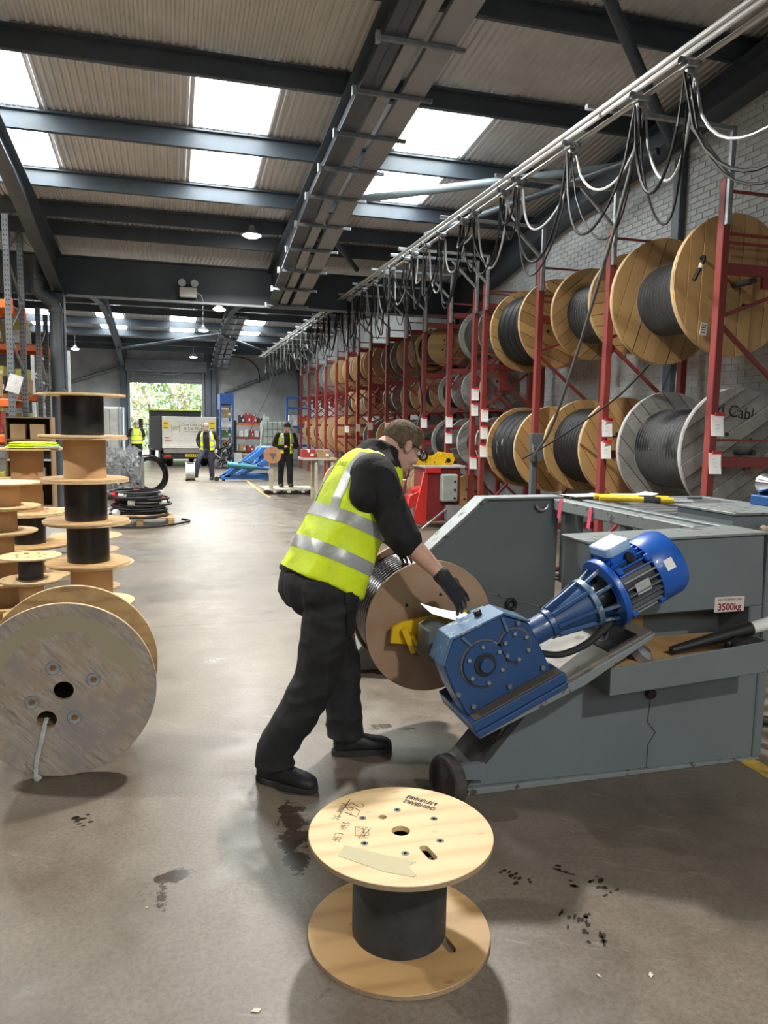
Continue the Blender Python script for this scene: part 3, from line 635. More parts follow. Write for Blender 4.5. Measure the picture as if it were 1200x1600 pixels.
tag(MB().tube(spline([(3.64, 5.55, 4.27), (3.66, 5.6, 3.9), (3.78, 6.2, 3.1), (3.98, 7.0, 2.3), (4.2, 7.8, 1.7), (4.4, 8.5, 1.42), (4.62, 9.0, 1.36), (4.85, 9.5, 1.5)], 6), .016, 8).build('pendant_cable', P('pendant sheath', (.1, .1, .1), .4)), 'long pendant cable dropping from the rail to the grey control box', 'cable')
tag(MB().tube(spline([(5.1, 7.3, 2.42), (4.95, 7.6, 2.1), (4.8, 8.1, 1.8), (4.65, 8.7, 1.5), (4.5, 9.1, 1.3)], 5), .012, 6).build('hanging_cord', CABLE), 'thin black cord slanting down across the pine drums', 'cord')
tag(MB().tube(spline([(3.62, 12.4, 4.27), (3.75, 12.0, 3.6), (3.95, 12, 2.8), (4.1, 12.1, 2.1), (4.0, 12.0, 1.75), (3.75, 11.6, 1.3), (3.7, 11.5, .9)], 5), .014, 6).build('hanging_cord', CABLE), 'black lead dropping from the rail to the red winch', 'cord')
tag(MB().tube(spline([(3.62, 26, 4.25), (3.4, 25.5, 3.4), (3.1, 25, 2.6), (2.7, 24.6, 1.9), (2.4, 24.4, 1.2)], 5), .018, 6).build('hanging_cord', CABLE), 'far black lead hanging down beside the white tank', 'cord')
BOXG = worn('machine grey paint', (.1, .118, .125), (.045, .04, .036), .42, 0, .68, 8)
t = thing('control_box', 'grey rounded control box on a square post beside the third upright', 'control box', (4.9, 9.56, 0))
MB().box(-.04, .04, -.04, .04, 0, 1.45).build('post', BOXG, t, .006)
MB().prism([(-.1, 1.3), (-.07, 1.24), (.07, 1.24), (.1, 1.3), (.1, 1.64), (-.1, 1.64)], -.12, -.04, 'XZ').build('box', BOXG, t, .012)
for s in (-1, 1): MB().cyl((s * .05, -.12, 1.46), (s * .05, -.126, 1.46), .012, n=8).build('screw', GALV, t)
# ================================================================== SPOOLS AND REELS
PLY = wood('pale plywood', (.72, .52, .27), (.5, .31, .12), 1.6, (1.2, 6, 6), .55, .35, 0, contrast=.9)
PLYW = wood('warm plywood', (.6, .37, .15), (.36, .18, .06), 1.5, (1.2, 5, 5), .5, .5, .12, (.2, .1, .04))
PLYE = P('plywood edge', (.33, .24, .15), .8, 0, .3, 60, stretch=(1, 1, 18))
CARD = wood('brown paper tube', (.5, .31, .155), (.42, .25, .12), 1.2, (.6, .6, 5), .7, 0)
TUBEK = P('black tube', (.013, .013, .014), .32, 0, .3, 5, .05, 30)
TUBEG = P('charcoal tube', (.03, .032, .034), .6, 0, .25, 12, .15, 60)
HOLE = P('dark hole lining', (.02, .016, .012), .9, 0, 0)
def W(t):
    mb = MB(); mb.M = Matrix.Translation(-t.location); return mb
# ---- front spool, with its drilled top flange
FS = thing('cable_spool', 'empty plywood spool with charcoal barrel standing alone in front', 'spool', (.722, 2.252, 0))
def flange(name, mat, R, z0, z1, holes, parent, n=72, loc=None):
    o = MB().cyl((0, 0, z0), (0, 0, z1), R, n=n).build(name, [mat, PLYE], parent, .0015)
    for p in o.data.polygons: p.material_index = 0 if abs(p.normal.z) > .5 else 1
    if holes:
        bpy.context.view_layer.update()
        cs = [MB().cyl((x, y, z0 - .02), (x, y, z1 + .02), r, n=20) for x, y, r in holes if r > 0]
        for x, y, r in holes:
            if r < 0:
                a = -1.42; r = -r; c, s = math.cos(a), math.sin(a); d = .028
                cs.append(MB().prism([(x + c * d + r * math.cos(a - PI / 2 + PI * k / 8), y + s * d + r * math.sin(a - PI / 2 + PI * k / 8)) for k in range(9)] + [(x - c * d + r * math.cos(a + PI / 2 + PI * k / 8), y - s * d + r * math.sin(a + PI / 2 + PI * k / 8)) for k in range(9)], z0 - .02, z1 + .02, 'XY'))
        cut(o, cs)
    return o
BH = [(-.103, .11), (.028, .134), (.133, .046), (.106, -.09), (-.026, -.131), (-.136, -.044)]
HS = [(0, 0, .031), (-.035, .1, .0145), (.046, -.145, -.0155)] + [(x, y, .0105) for x, y in BH]
ft = flange('top_flange', PLY, .306, .347, .365, HS, FS); flange('bottom_flange', PLYW, .306, 0, .018, [(.13, -.115, -.016), (0, 0, .03)], FS)
MB().lathe([(.152, .018), (.158, .018), (.158, .347), (.152, .347)], 56).build('barrel', TUBEG, FS)
for hx, hy in BH: MB().lathe([(.0055, -.012), (.0125, -.012), (.0125, 0), (.0055, 0)], 14).build('bolt_sleeve', SHAFT, ft, loc=(hx, hy, .3655))
TZ = .3662
def ftext(s, size, x, y, ang, sq=1, bold=0): return text('lettering', s, size, INK, FS, (x, y, TZ), (0, 0, ang), 'CENTER', .0002, sq, bold)
ftext('CHANGEABLE', .031, .115, .148, 2.38, .62, .0006); ftext('& RETURNABLE', .031, .133, .176, 2.38, .55, .0006)
def scrawl(strokes, x, y, ang, s, r=.0009):
    """hand-written strokes on the flange top"""
    mb = MB(); M = Matrix.Translation((x, y, TZ)) @ Matrix.Rotation(ang, 4, 'Z') @ Matrix.Diagonal((s, s, s * .25, 1)); mb.M = M
    for st in strokes: mb.tube([(a, c, 0) for a, c in st], r / s, 5)
    o = mb.build('handwriting', INK, FS); o['kind'] = 'stuff'
A = -2.13
two = [(0, .8), (.15, 1), (.4, 1), (.5, .75), (.05, 0), (.55, 0)]; six = [(1.05, 1), (.75, .6), (.7, .2), (.9, 0), (1.1, .15), (1.1, .4), (.9, .45), (.75, .3)]; sev = [(1.25, 1), (1.8, 1), (1.45, 0)]
scrawl([two, six, sev, [(1.4, .5), (1.75, .5)], [(-.3, -.2), (2.3, -.2)]], -.116, .225, A, .05, .0013)
def hand(s):
    G = {'1': [[(.2, 1), (.2, 0)]], '0': [[(.3, 1), (0, .6), (.1, .05), (.4, 0), (.55, .5), (.3, 1)]], 'm': [[(0, 0), (0, .55), (.2, .5), (.22, 0), (.24, .5), (.45, .5), (.46, 0)]], '3': [[(0, .9), (.4, 1), (.15, .55), (.45, .3), (.2, 0), (0, .1)]], 'C': [[(.5, .85), (.2, 1), (0, .5), (.2, 0), (.5, .1)]],
         'S': [[(.5, .9), (.2, 1), (.05, .75), (.45, .4), (.3, 0), (0, .1)]], 'W': [[(0, 1), (.15, 0), (.3, .6), (.45, 0), (.6, 1)]], 'A': [[(0, 0), (.25, 1), (.5, 0)], [(.1, .4), (.42, .4)]], 'L': [[(0, 1), (0, 0), (.45, 0)]], 'F': [[(0, 0), (0, 1), (.5, 1)], [(0, .5), (.4, .5)]], ' ': []}
    out = []; x = 0
    for c in s:
        out += [[(x + a, b_) for a, b_ in st] for st in G[c]]; x += .72
    return out
scrawl(hand('10mm 3C'), -.146, .227, A, .0245, .0011); scrawl(hand('SWA LSF'), -.172, .102, A, .026, .0011)
scrawl([[(0, 0), (1.6, 0), (1.5, 1.3), (.1, 1.2), (0, 0)], [(.2, .2), (.5, 1), (.7, .2), (1, 1), (1.2, .2)], [(0, 1.1), (2.2, .3)], [(.3, 1.5), (2, .6)], [(1.5, 1.4), (1.7, .2), (2, 1.3), (2.2, .3)], [(.1, .7), (1.9, .9)]], -.14, .06, A + .3, .034)
PATCH = P('beige redaction', (.47, .42, .25), .65, 0, .03)
MB().prism([(-.2, -.039), (-.234, -.093), (-.185, -.141), (-.122, -.207), (-.039, -.258), (-.027, -.248), (-.039, -.198), (-.008, -.185), (-.098, -.12)], TZ - .0006, TZ - .0001, 'XY').build('redaction_patch', PATCH, FS)  # redaction smear added over the flange markings, not paint on the wood
def weathered():
    m, nt, b = nodes('weathered plywood'); v = coords(nt, (2.5, 16, 16), 'Object', (0, 0, .8)); c = coords(nt)
    col = ramp(nt, noise_t(nt, v, 3.2, 7, .75, .8), ((.32, (.2, .165, .14)), (.45, (.34, .285, .235)), (.55, (.42, .36, .3)), (.68, (.47, .41, .35))))
    col = mixc(nt, ramp(nt, noise_t(nt, c, 5, 5, .7), ((.47, 0), (.62, .8))), col, (.47, .32, .18)); col = mixc(nt, ramp(nt, noise_t(nt, c, 2.6, 6, .7), ((.47, 0), (.6, .8))), col, (.27, .25, .255))
    col = mixc(nt, ramp(nt, noise_t(nt, coords(nt, (1.5, 9, 9), 'Object', (0, 0, .8)), 6, 6, .85), ((.63, 0), (.68, .9))), col, (.05, .04, .035))
    L(nt, col, b.inputs['Base Color']); b.inputs['Roughness'].default_value = .75; bump(nt, b, noise_t(nt, v, 8, 5, .7), .25, .004); return m
# ---- big weathered reel lying against nothing at left
BR_ = thing('cable_reel', 'big weathered grey plywood reel resting on its rims at left', 'reel', (-.5, 3.95, 0))
WEA = weathered()
WEB = wood('stained plywood', (.55, .36, .16), (.26, .14, .055), 2.2, (2.5, 6, 6), .6, .2, .6, (.1, .06, .03))
RR_ = .424
for k, (y, m) in enumerate(((-.2, WEA), (.2, WEB))):
    o = MB().cyl((0, 0, -.012), (0, 0, .012), RR_, n=80).build('flange', [m, RIM], BR_, .002, loc=(0, y, RR_), rot=(PI / 2, 0, 0))
    for p in o.data.polygons: p.material_index = 0 if abs(p.normal.z) > .5 else 1
    if k == 0: 
        bpy.context.view_layer.update()
        cut(o, [MB().cyl((.0, .0, -.05), (.0, .0, .05), .046, n=24), MB().cyl((-.078, -.138, -.05), (-.078, -.138, .05), .045, n=24)])
        for p in o.data.polygons: p.material_index = 0 if abs(p.normal.z) > .5 else 1
        for x, z, m_ in ((-.043, .115, GALV), (.135, .045, RIM), (-.14, -.045, GALV), (.045, -.135, RIM)):
            r_ = MB().lathe([(.014, -.004), (.03, -.004), (.034, .0), (.03, .006), (.014, .004)], 24).build('washer', [P('zinc washer', (.36, .4, .42), .45, .6, .2, 30)], o, loc=(x, z, .013))
            MB().cyl((0, 0, -.002), (0, 0, .005), .013, n=12).build('bolt_head', P('rusty bolt', (.3, .14, .05), .8, .2, .3, 40), r_)
MB().lathe([(.19, -.19), (.2, -.19), (.2, .19), (.19, .19)], 40).build('barrel', MDF, BR_, loc=(0, 0, RR_), rot=(PI / 2, 0, 0)); MB().cyl((0, 0, -.02), (0, 0, .02), .19, n=30).build('inner_disc', HOLE, BR_, loc=(0, .1, RR_), rot=(PI / 2, 0, 0))
SM = [(-.3, .22), (-.36, .1), (-.28, .09), (-.18, .25), (.0, .28), (.1, .29), (.2, .14), (.33, .06), (.36, .12), (.28, .22), (.15, .34), (.02, .37), (-.15, .34)]
MB().prism([(x, z + RR_) for x, z in SM], -.2135, -.2125, 'XZ').build('redaction_patch', P('beige redaction reel', (.37, .32, .22), .7, 0, .03), BR_)  # added flat redaction smear hiding the reel markings, no real overpaint
mb = MB(); mb.tube(spline([(-.08, -.19, .29), (-.085, -.225, .27), (-.1, -.232, .2), (-.125, -.235, .1), (-.13, -.235, .03), (-.115, -.24, .004)], 5), .014, 8, radii=[.007 + .005 * abs(math.sin(i * 1.3)) + (.008 if i > 20 else 0) for i in range(26)], flat=.4)
mb.build('plastic_tail', P('clear tail', (.7, .72, .74), .15, 0, .2, 30, .5, 40, alpha=.65), BR_)
# ---- stacks of empty spools at left
def spool(name, loc, R, r, H, barrel, label, group, fl=PLY, th=.016, dots=False, rz=0):
    t = thing(name, label, 'spool', loc, rz, group)
    for z in (0, H - th):
        o = MB().cyl((0, 0, z), (0, 0, z + th), R, n=56).build('flange', [fl, RIM], t, .0015, rot=(0, 0, rz * 3 + z * 9))
        for p in o.data.polygons: p.material_index = 0 if abs(p.normal.z) > .5 else 1
    b_ = MB().lathe([(r - .006, th), (r, th), (r, H - th), (r - .006, H - th)], 44).build('barrel', barrel, t)
    if dots:
        for k in range(6): MB().ball((r * math.cos(-1.15), r * math.sin(-1.15), th + (H - 2 * th) * (.06 + k * .176)), .008, 8, 6).build('rivet', GALV, b_)
    return t
GS = 'stacked empty spools at left'
hs = .388
z = 0
for i, (m, lab, dt, dx) in enumerate(((CARD, 'brown barrel spool at the very bottom of the tallest stack', 0, .03), (TUBEK, 'black barrel spool, second from the floor in the tallest stack', 0, .01), (TUBEK, 'black barrel spool in the middle of the tallest stack', 0, 0), (CARD, 'brown barrel spool, second from the top of the tallest stack', 0, .0), (TUBEK, 'black barrel spool with a rivet row on top of the tallest stack', 1, -.01))):
    spool('cable_spool', (-.745 + dx, 7.4 + dx, z), .378, .186, hs, m, lab, GS, (PLY, PLYW, PLYW, PLYW, PLY)[i], .018, dt, i * .7); z += hs + .001
z = 0
for i, (m, lab) in enumerate(((CARD, 'brown barrel spool on the floor under the folded vest stack'), (TUBEK, 'black barrel spool, second from the floor in the folded vest stack'), (CARD, 'orange brown spool in the middle of the folded vest stack'), (CARD, 'brown barrel spool carrying the folded yellow vest'))):
    h_ = .35; spool('cable_spool', (-1.5 + .02 * (i % 2), 8.9, z), .42, .165, h_, m, lab, GS, PLYW if i % 2 else PLY, .016, False, i); z += h_ + .001
HIV = P('hi-vis yellow', (.74, .93, .012), .6, 0, .08, 9, .4, 22)
SILV = P('reflective silver tape', (.42, .43, .43), .4, .25, .08, 50)
t = thing('folded_vest', 'folded yellow hi-vis vest lying on a spool top at left', 'vest', (-1.38, 8.72, z))
mb = MB()
for k, (w_, d_, zz) in enumerate(((.28, .16, .0), (.26, .15, .022), (.24, .13, .044))):
    n = 14; vs = []
    for j in range(8):
        for i in range(n): a = 2 * PI * i / n; q = .6 + .4 * math.sin(PI * (j + .5) / 8); vs.append((w_ * q * abs(math.cos(a)) ** .6 * (1 if math.cos(a) > 0 else -1), d_ * q * abs(math.sin(a)) ** .6 * (1 if math.sin(a) > 0 else -1), zz + .026 * j / 7 + .008 * noise.noise((i * .7, j * .5, k)) * (j > 0)))
    mb.add(vs, [(j * n + i, j * n + (i + 1) % n, (j + 1) * n + (i + 1) % n, (j + 1) * n + i) for j in range(7) for i in range(n)] + [tuple(range(n))[::-1], tuple(range(7 * n, 8 * n))])
mb.build('cloth', HIV, t); MB().box(.02, .27, -.145, -.135, .004, .03).build('reflective_tape', SILV, t, .004)
z = 0
for i, (m, lab) in enumerate(((CARD, 'tan spool at the bottom of the leftmost stack'), (CARD, 'tan spool, second from the floor in the leftmost stack'), (CARD, 'tan spool, third from the floor in the leftmost stack'), (CARD, 'tan spool, fourth from the floor in the leftmost stack'), (CARD, 'tan spool, fifth from the floor in the leftmost stack'), (CARD, 'tan spool on top of the leftmost stack'))):
    spool('cable_spool', (-1.33 + .03 * (i % 3), 6.62, z), .26, .11, .2, m, lab, GS, PLY if i > 3 else PLYW, .012, False, i); z += .201
z = 0
for i, (m, lab, H_) in enumerate(((CARD, 'brown spool on the floor under the small charcoal spool', .26), (CARD, 'brown spool between the floor spool and the small charcoal spool', .26), (TUBEG, 'small spool with charcoal barrel and drilled pale flange behind the big reel', .185))):
    t = spool('cable_spool', (-1.0, 6.0, z), .215 if i == 2 else .2, .085, H_, m, lab, GS, PLY, .012, False, i); z += H_ + .001
    if i == 2:
        for k in range(7): a = k * .9; MB().cyl((.1 * math.cos(a), .1 * math.sin(a), H_), (.1 * math.cos(a), .1 * math.sin(a), H_ + .0008), .012 if k else .02, n=10).build('bolt_hole', HOLE, t)
for i, (x, y, R, H_, n_, m) in enumerate(((-1.0, 9.85, .42, .3, 1, MDF), (-.76, 8.15, .25, .2, 2, TUBEK))):
    for k in range(n_): spool('cable_spool', (x, y, k * (H_ + .001)), R, R * .5, H_, m, ('wide low brown spool on the floor behind the tallest stack', 'low black spool on the floor behind the tallest stack', 'low black spool upon another behind the tallest stack')[i + k], GS, TANW)
# ================================================================== CABLE REELING MACHINE
MG = worn('reeler grey paint', (.15, .178, .188), (.05, .045, .04), .4, 0, .7, 7)
MGL = worn('reeler worn edge', (.2, .225, .225), (.07, .06, .05), .5, 0, .58, 14)
NICHE = P('plywood lining', (.5, .3, .13), .65, 0, .15, 5, stretch=(1, 1, 4))
RM_ = thing('cable_reeler', 'grey steel cable reeling machine holding a drum between its arms', 'machine', (2.1, 4.0, 0))
def rp(name, mats, f, bevel=.006, **k): mb = W(RM_); f(mb); return mb.build(name, mats, RM_, bevel, **k)
Y0, Y1 = 3.1, 3.34
near = rp('near_arm', MG, lambda m: m.prism([(1.31, .03), (2.92, .005), (2.93, .62), (1.95, .6), (1.62, .43), (1.3, .09)], Y0, Y1))
rp('near_upper_box', MG, lambda m: m.prism([(1.9, .8), (2.92, .815), (2.9, 1.185), (1.905, 1.165)], Y0, Y1))
rp('near_cap', MGL, lambda m: m.prism([(1.885, 1.165), (2.915, 1.186), (2.915, 1.2), (1.885, 1.178)], Y0 - .012, Y1 + .01), .003)
rp('corner_post', MG, lambda m: m.box(2.84, 2.925, Y0, Y1, .6, .83))
rp('edge_angle', MG, lambda m: m.box(2.915, 2.97, Y0 - .012, Y0 + .03, .01, 1.198))
rp('niche_back', MG, lambda m: m.box(1.9, 2.85, Y1 - .02, Y1, .55, .85), .0)
rp('niche_lining', NICHE, lambda m: m.box(1.92, 2.36, Y1 - .035, Y1 - .021, .58, .82), .0)
rp('niche_shelf', NICHE, lambda m: m.box(1.92, 2.84, Y0 - .2, Y1 - .03, .622, .629), .0)
rp('niche_end', MG, lambda m: m.box(1.9, 1.92, Y0 + .1, Y1, .58, .82), .0)
rp('bottom_flange', MGL, lambda m: m.prism([(1.31, .0), (2.95, .0), (2.95, .012), (1.31, .03)], Y0 - .02, Y1), .002)
rp('sloping_flange', worn('grimy arm edge', (.035, .035, .036), (.1, .09, .08), .7, 0, .6, 14), lambda m: m.prism([(1.285, .07), (1.31, .05), (1.64, .42), (1.62, .45)], Y0 - .025, Y1), .003)
tr = rp('tray', MG, lambda m: (m.prism([(1.9, .502), (2.765, .552), (2.765, .705), (1.9, .632)], 2.875, 2.885), m.prism([(1.9, .502), (2.765, .552), (2.765, .56), (1.9, .51)], 2.885, 3.09), m.prism([(1.9, .502), (1.908, .502), (1.908, .632), (1.9, .632)], 2.885, 3.09), m.prism([(2.757, .552), (2.765, .552), (2.765, .705), (2.757, .705)], 2.885, 3.09)), .003)
for x in (1.97, 2.28): rp('knob', BLACK, lambda m: m.cyl((2.27, Y0 - .002, .41), (2.27, Y0 - .03, .41), .026, n=14), .003) if x > 2 else None
seam = W(RM_).tube([(2.28, Y0 - .001, .38), (2.27, Y0 - .001, .26), (2.32, Y0 - .001, .2), (2.28, Y0 - .001, .14), (2.28, Y0 - .001, .02)], .0022, 5).build('seam', HOLE, RM_)
sg = W(RM_).box(2.62, 2.8, Y0 - .004, Y0 - .0005, .797, .875).build('load_plate', P('plate white', (.62, .58, .54), .5, 0, .08), RM_, .001)
DR = P('plate red', (.22, .012, .015), .6, 0, 0)
text('lettering', '3500kg', .05, DR, sg, (2.71 - 2.1, Y0 - .0045 - 4, .822), squash=.98, bold=.0012); text('lettering', 'SAFE WORKING LOAD', .0165, DR, sg, (2.71 - 2.1, Y0 - .0045 - 4, .86), squash=.85)
# far arm
FY0, FY1 = 4.88, 5.02
rp('far_arm', MG, lambda m: m.prism([(1.22, .02), (2.72, .0), (2.72, 1.2), (2.15, 1.195), (1.7, .83), (1.22, .14)], FY0, FY1))
for nm, pl in (('arm_lip', [(2.13, 1.195), (2.74, 1.2), (2.74, 1.218), (2.12, 1.213)]), ('arm_lip', [(1.69, .83), (1.71, .815), (2.15, 1.195), (2.12, 1.213)]), ('arm_lip', [(1.2, .14), (1.22, .12), (1.71, .815), (1.69, .83)])):
    rp(nm, MGL, lambda m: m.prism(pl, FY0 - .03, FY1), .003)
rp('arm_crease', MGL, lambda m: m.prism([(1.88, .62), (2.72, .36), (2.72, .372), (1.88, .632)], FY0 - .008, FY0), .0)
rp('lift_ring', BLACK, lambda m: m.tube([(2.36 + .035 * math.cos(a * PI / 8), FY0 - .02, .435 + .035 * math.sin(a * PI / 8)) for a in range(16)], .014, 8, True), 0)
rp('hook_eye', GALV, lambda m: m.tube([(2.57 + .045 * math.cos(-a * PI / 8), FY0 - .03, 1.16 + .04 * math.sin(-a * PI / 8)) for a in range(9)], .012, 8), 0)
cy = rp('hydraulic_cylinder', MG, lambda m: m.cyl((2.76, FY0 - .08, .6), (2.76, FY0 - .08, 1.14), .055, n=20), 0)
rp('cylinder_rod', GALV, lambda m: m.cyl((2.76, FY0 - .08, .1), (2.76, FY0 - .08, .62), .032, n=16), 0)
rp('cross_beam', MGL, lambda m: m.box(2.66, 2.76, Y1, FY0 + .02, 1.12, 1.2), .006)
rp('lower_cross_beam', MG, lambda m: m.box(2.7, 2.86, Y1, FY0, .06, .2))
rp('cross_post', MG, lambda m: m.box(2.69, 2.75, 4.0, 4.06, .2, 1.12))
for x, y, a, lab in ((1.185, 3.02, -1.3, 0), (1.14, 5.0, 0, 1)):
    wh = MB().cyl((0, -.026, 0), (0, .026, 0), .118, n=36).build('wheel', P('worn wheel rubber', (.055, .045, .04), .7, 0, .3, 14), RM_, .008, loc=(x - 2.1, y - 4, .119), rot=(0, 0, a + PI * .0 - .0))
    MB().lathe([(.0, -.03), (.03, -.03), (.04, -.022), (.085, -.022), (.088, -.026), (.092, -.026), (.092, .026), (0, .026)], 28, False).build('hub', P('dark hub', (.07, .055, .05), .6, .3, .3, 20), wh, rot=(PI / 2, 0, 0))
    W(RM_).prism([(x, .1), (x + .02, .16), (x + .2, .16), (x + .2, .08)], y + .04, y + .07, 'XZ').build('wheel_fork', MG, RM_)
# ---- gearmotor
ANG = math.radians(24.5)
GM = Matrix.Translation((1.246 - 2.1, -4.0, .435)) @ Matrix.Rotation(-ANG, 4, 'Y')
def gp(name, mats, f, bevel=.004, parent=None, **k): mb = MB(); mb.M = GM.copy(); f(mb); return mb.build(name, mats, parent or RM_, bevel, **k)
GB = worn('gearbox blue paint', (.017, .064, .185), (.13, .14, .15), .4, 0, .69, 10, coat=.15)
GBL = worn('gearbox worn top', (.075, .155, .26), (.28, .31, .34), .4, .1, .58, 25)
MBL = P('motor blue paint', (.01, .1, .46), .35, 0, .15, 6, coat=.2)
gb = gp('gearbox', GB, lambda m: m.prism([(-.02, .055), (.405, .055), (.4, .2), (.39, .305), (.292, .392), (.05, .4), (-.028, .32), (-.034, .2)], 2.86, 3.0), .008)
gp('gearbox_lid', GBL, lambda m: m.prism([(.045, .4), (.295, .392), (.3, .402), (.045, .411)], 2.852, 3.008), .002, gb)
gp('gearbox_rim', GBL, lambda m: m.prism([(-.04, .322), (-.03, .312), (.05, .4), (.045, .411)], 2.852, 3.008), .002, gb); gp('gearbox_rim', GBL, lambda m: m.prism([(.295, .392), (.39, .305), (.398, .31), (.3, .402)], 2.852, 3.008), .002, gb)
gp('breather', BLACK, lambda m: m.cyl((.22, 2.95, .4), (.22, 2.95, .428), .018, n=8), .002, gb)
ft_ = gp('gearbox_foot', GB, lambda m: m.box(-.03, .435, 2.79, 3.2, .012, .055), .004); gp('foot_step', worn('greasy foot', (.1, .08, .06), (.05, .045, .04), .6), lambda m: m.box(-.01, .42, 2.8, 2.86, .055, .062), .001, ft_)
gp('foot_ledge', GB, lambda m: m.box(-.03, .425, 2.78, 3.2, -.012, .012), .003)
for u_, v_, R_ in ((.135, .238, .098), (.292, .245, .07)):
    d = gp('cover_disc', GB, lambda m: m.cyl((u_, 2.861, v_), (u_, 2.842, v_), R_, n=40), .003, gb)
    gp('cover_collar', P('dusty seam', (.12, .11, .1), .8), lambda m: m.cyl((u_, 2.861, v_), (u_, 2.856, v_), R_ + .009, n=40), 0, gb)
    for k in range(6):
        a = k * PI / 3 + .3; gp('bolt', GALV, lambda m: m.cyl((u_ + R_ * .82 * math.cos(a), 2.842, v_ + R_ * .82 * math.sin(a)), (u_ + R_ * .82 * math.cos(a), 2.83, v_ + R_ * .82 * math.sin(a)), .0085, n=8), 0, gb)
gp('shaft_seal', SHAFT, lambda m: m.cyl((.135, 2.842, .238), (.135, 2.834, .238), .05, n=28), .002, gb)
gp('shaft_end', GB, lambda m: m.cyl((.135, 2.84, .238), (.135, 2.815, .238), .034, .03, n=24), .003, gb)
for a, c in (((.09, .392), (.115, .335)), ((.285, .385), (.285, .315))): gp('rib', GBL, lambda m: m.bar((a[0], 2.857, a[1]), (c[0], 2.857, c[1]), .012, .014, (0, 1, 0)), .001, gb)
for u_, v_ in ((-.02, .17), (.34, .33), (.21, .3), (.02, .09), (.2, .09), (.37, .09)): gp('bolt', DARKGALV, lambda m: m.cyl((u_, 2.862, v_), (u_, 2.845, v_), .011, n=6), 0, gb)
gp('mount_plate', MGL, lambda m: (m.prism([(-.02, -.03), (.5, -.055), (.88, -.02), (.9, .0), (.43, -.012), (-.02, -.012)], 2.8, 3.22),), .003)
gp('mount_plate', worn('oily plate', (.2, .18, .15), (.1, .085, .07), .5), lambda m: m.box(.42, .9, 2.82, 3.22, -.01, .004), .002)
AX = .195; AY = 2.98
def turned(prof, n=36):
    def f(m):
        M_ = m.M; m.M = M_ @ Matrix.Translation((0, AY, AX)) @ Matrix.Rotation(PI / 2, 4, 'Y'); m.lathe(prof, n); m.M = M_
    return f
mo = gp('lantern', GB, turned([(.02, .4), (.06, .4), (.062, .5), (.07, .505), (.07, .53), (.062, .535), (.066, .56), (.1, .71), (.02, .71)]), 0)
for k in range(8):
    a = k * PI / 4; gp('lantern_rib', GB, lambda m: m.bar((.53, AY + .066 * math.cos(a), AX + .066 * math.sin(a)), (.72, AY + .108 * math.cos(a), AX + .108 * math.sin(a)), .016, .022, (0, math.cos(a), math.sin(a))), .002, mo)
gp('lantern_ring', GBL, turned([(.05, .71), (.118, .71), (.118, .738), (.05, .738)]), .002, mo)
for k in range(8):
    a = k * PI / 4 + .2; gp('strut', GBL, lambda m: m.bar((.735, AY + .1 * math.cos(a), AX + .1 * math.sin(a)), (.825, AY + .128 * math.cos(a), AX + .128 * math.sin(a)), .014, .014), .002, mo)
mt = gp('motor', BLACK, turned([(.02, .73), (.055, .73), (.06, .84), (.132, .842), (.132, 1.06), (.02, 1.06)]), 0)
gp('motor_flange', MBL, turned([(.1, .82), (.163, .82), (.165, .825), (.165, .848), (.16, .852), (.1, .852)], 44), 0, mt)
for k in range(30):
    a = k * 2 * PI / 30
    if .9 < a < 2.0 and False: continue
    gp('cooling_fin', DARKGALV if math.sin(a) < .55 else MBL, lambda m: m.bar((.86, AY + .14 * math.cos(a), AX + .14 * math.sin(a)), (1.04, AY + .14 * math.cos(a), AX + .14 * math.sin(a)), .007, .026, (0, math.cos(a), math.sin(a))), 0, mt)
for k in range(4):
    a = PI / 4 + k * PI / 2; 
    for s_ in (.875, 1.025): gp('motor_lug', MBL, lambda m: m.bar((s_ - .015, AY + .148 * math.cos(a), AX + .148 * math.sin(a)), (s_ + .015, AY + .148 * math.cos(a), AX + .148 * math.sin(a)), .035, .03, (0, math.cos(a), math.sin(a))), .005, mt)
gp('fan_cowl', MBL, turned([(.1, 1.03), (.157, 1.03), (.16, 1.04), (.16, 1.15), (.15, 1.175), (.11, 1.19), (.02, 1.19), (.02, 1.18), (.1, 1.17)], 44), 0, mt)
tb = gp('terminal_box', MBL, lambda m: m.box(.875, 1.01, AY - .06, AY + .09, AX + .11, AX + .165), .006, mt)
gp('box_lid', P('pale blue lid', (.3, .47, .7), .35, 0, .08), lambda m: m.prism([(.868, AY - .05), (.885, AY - .068), (.985, AY - .068), (1.0, AY - .05), (1.0, AY + .085), (.868, AY + .085)], AX + .165, AX + .21, 'XY'), .005, mt)
gp('cable_gland', BLACK, lambda m: m.cyl((.96, AY - .06, AX + .135), (.96, AY - .085, AX + .135), .022, n=18), .003, mt)
gp('rating_plate', P('brushed plate', (.6, .62, .62), .35, .5, .1, 30), lambda m: m.box(.9, .975, AY - .152, AY - .149, AX - .012, AX + .042), 0, mt)
gp('cowl_sticker', PAPER, lambda m: m.bar((1.07, AY - .152, AX + .05), (1.115, AY - .152, AX + .05), .05, .003, (0, -1, .33)), 0, mt)
gp('motor_lead', RUBBER, lambda m: m.tube(spline([(.42, 2.96, .1), (.5, 2.93, .06), (.62, 2.92, .05), (.75, 2.93, .07), (.84, 2.97, .08)]), .016), 0)
gp('motor_bracket', BLACK, lambda m: (m.prism([(.72, .004), (.84, .004), (.8, .06), (.79, .06)], 2.93, 2.95), m.box(.68, .84, 2.84, 2.99, .004, .012)), .002)
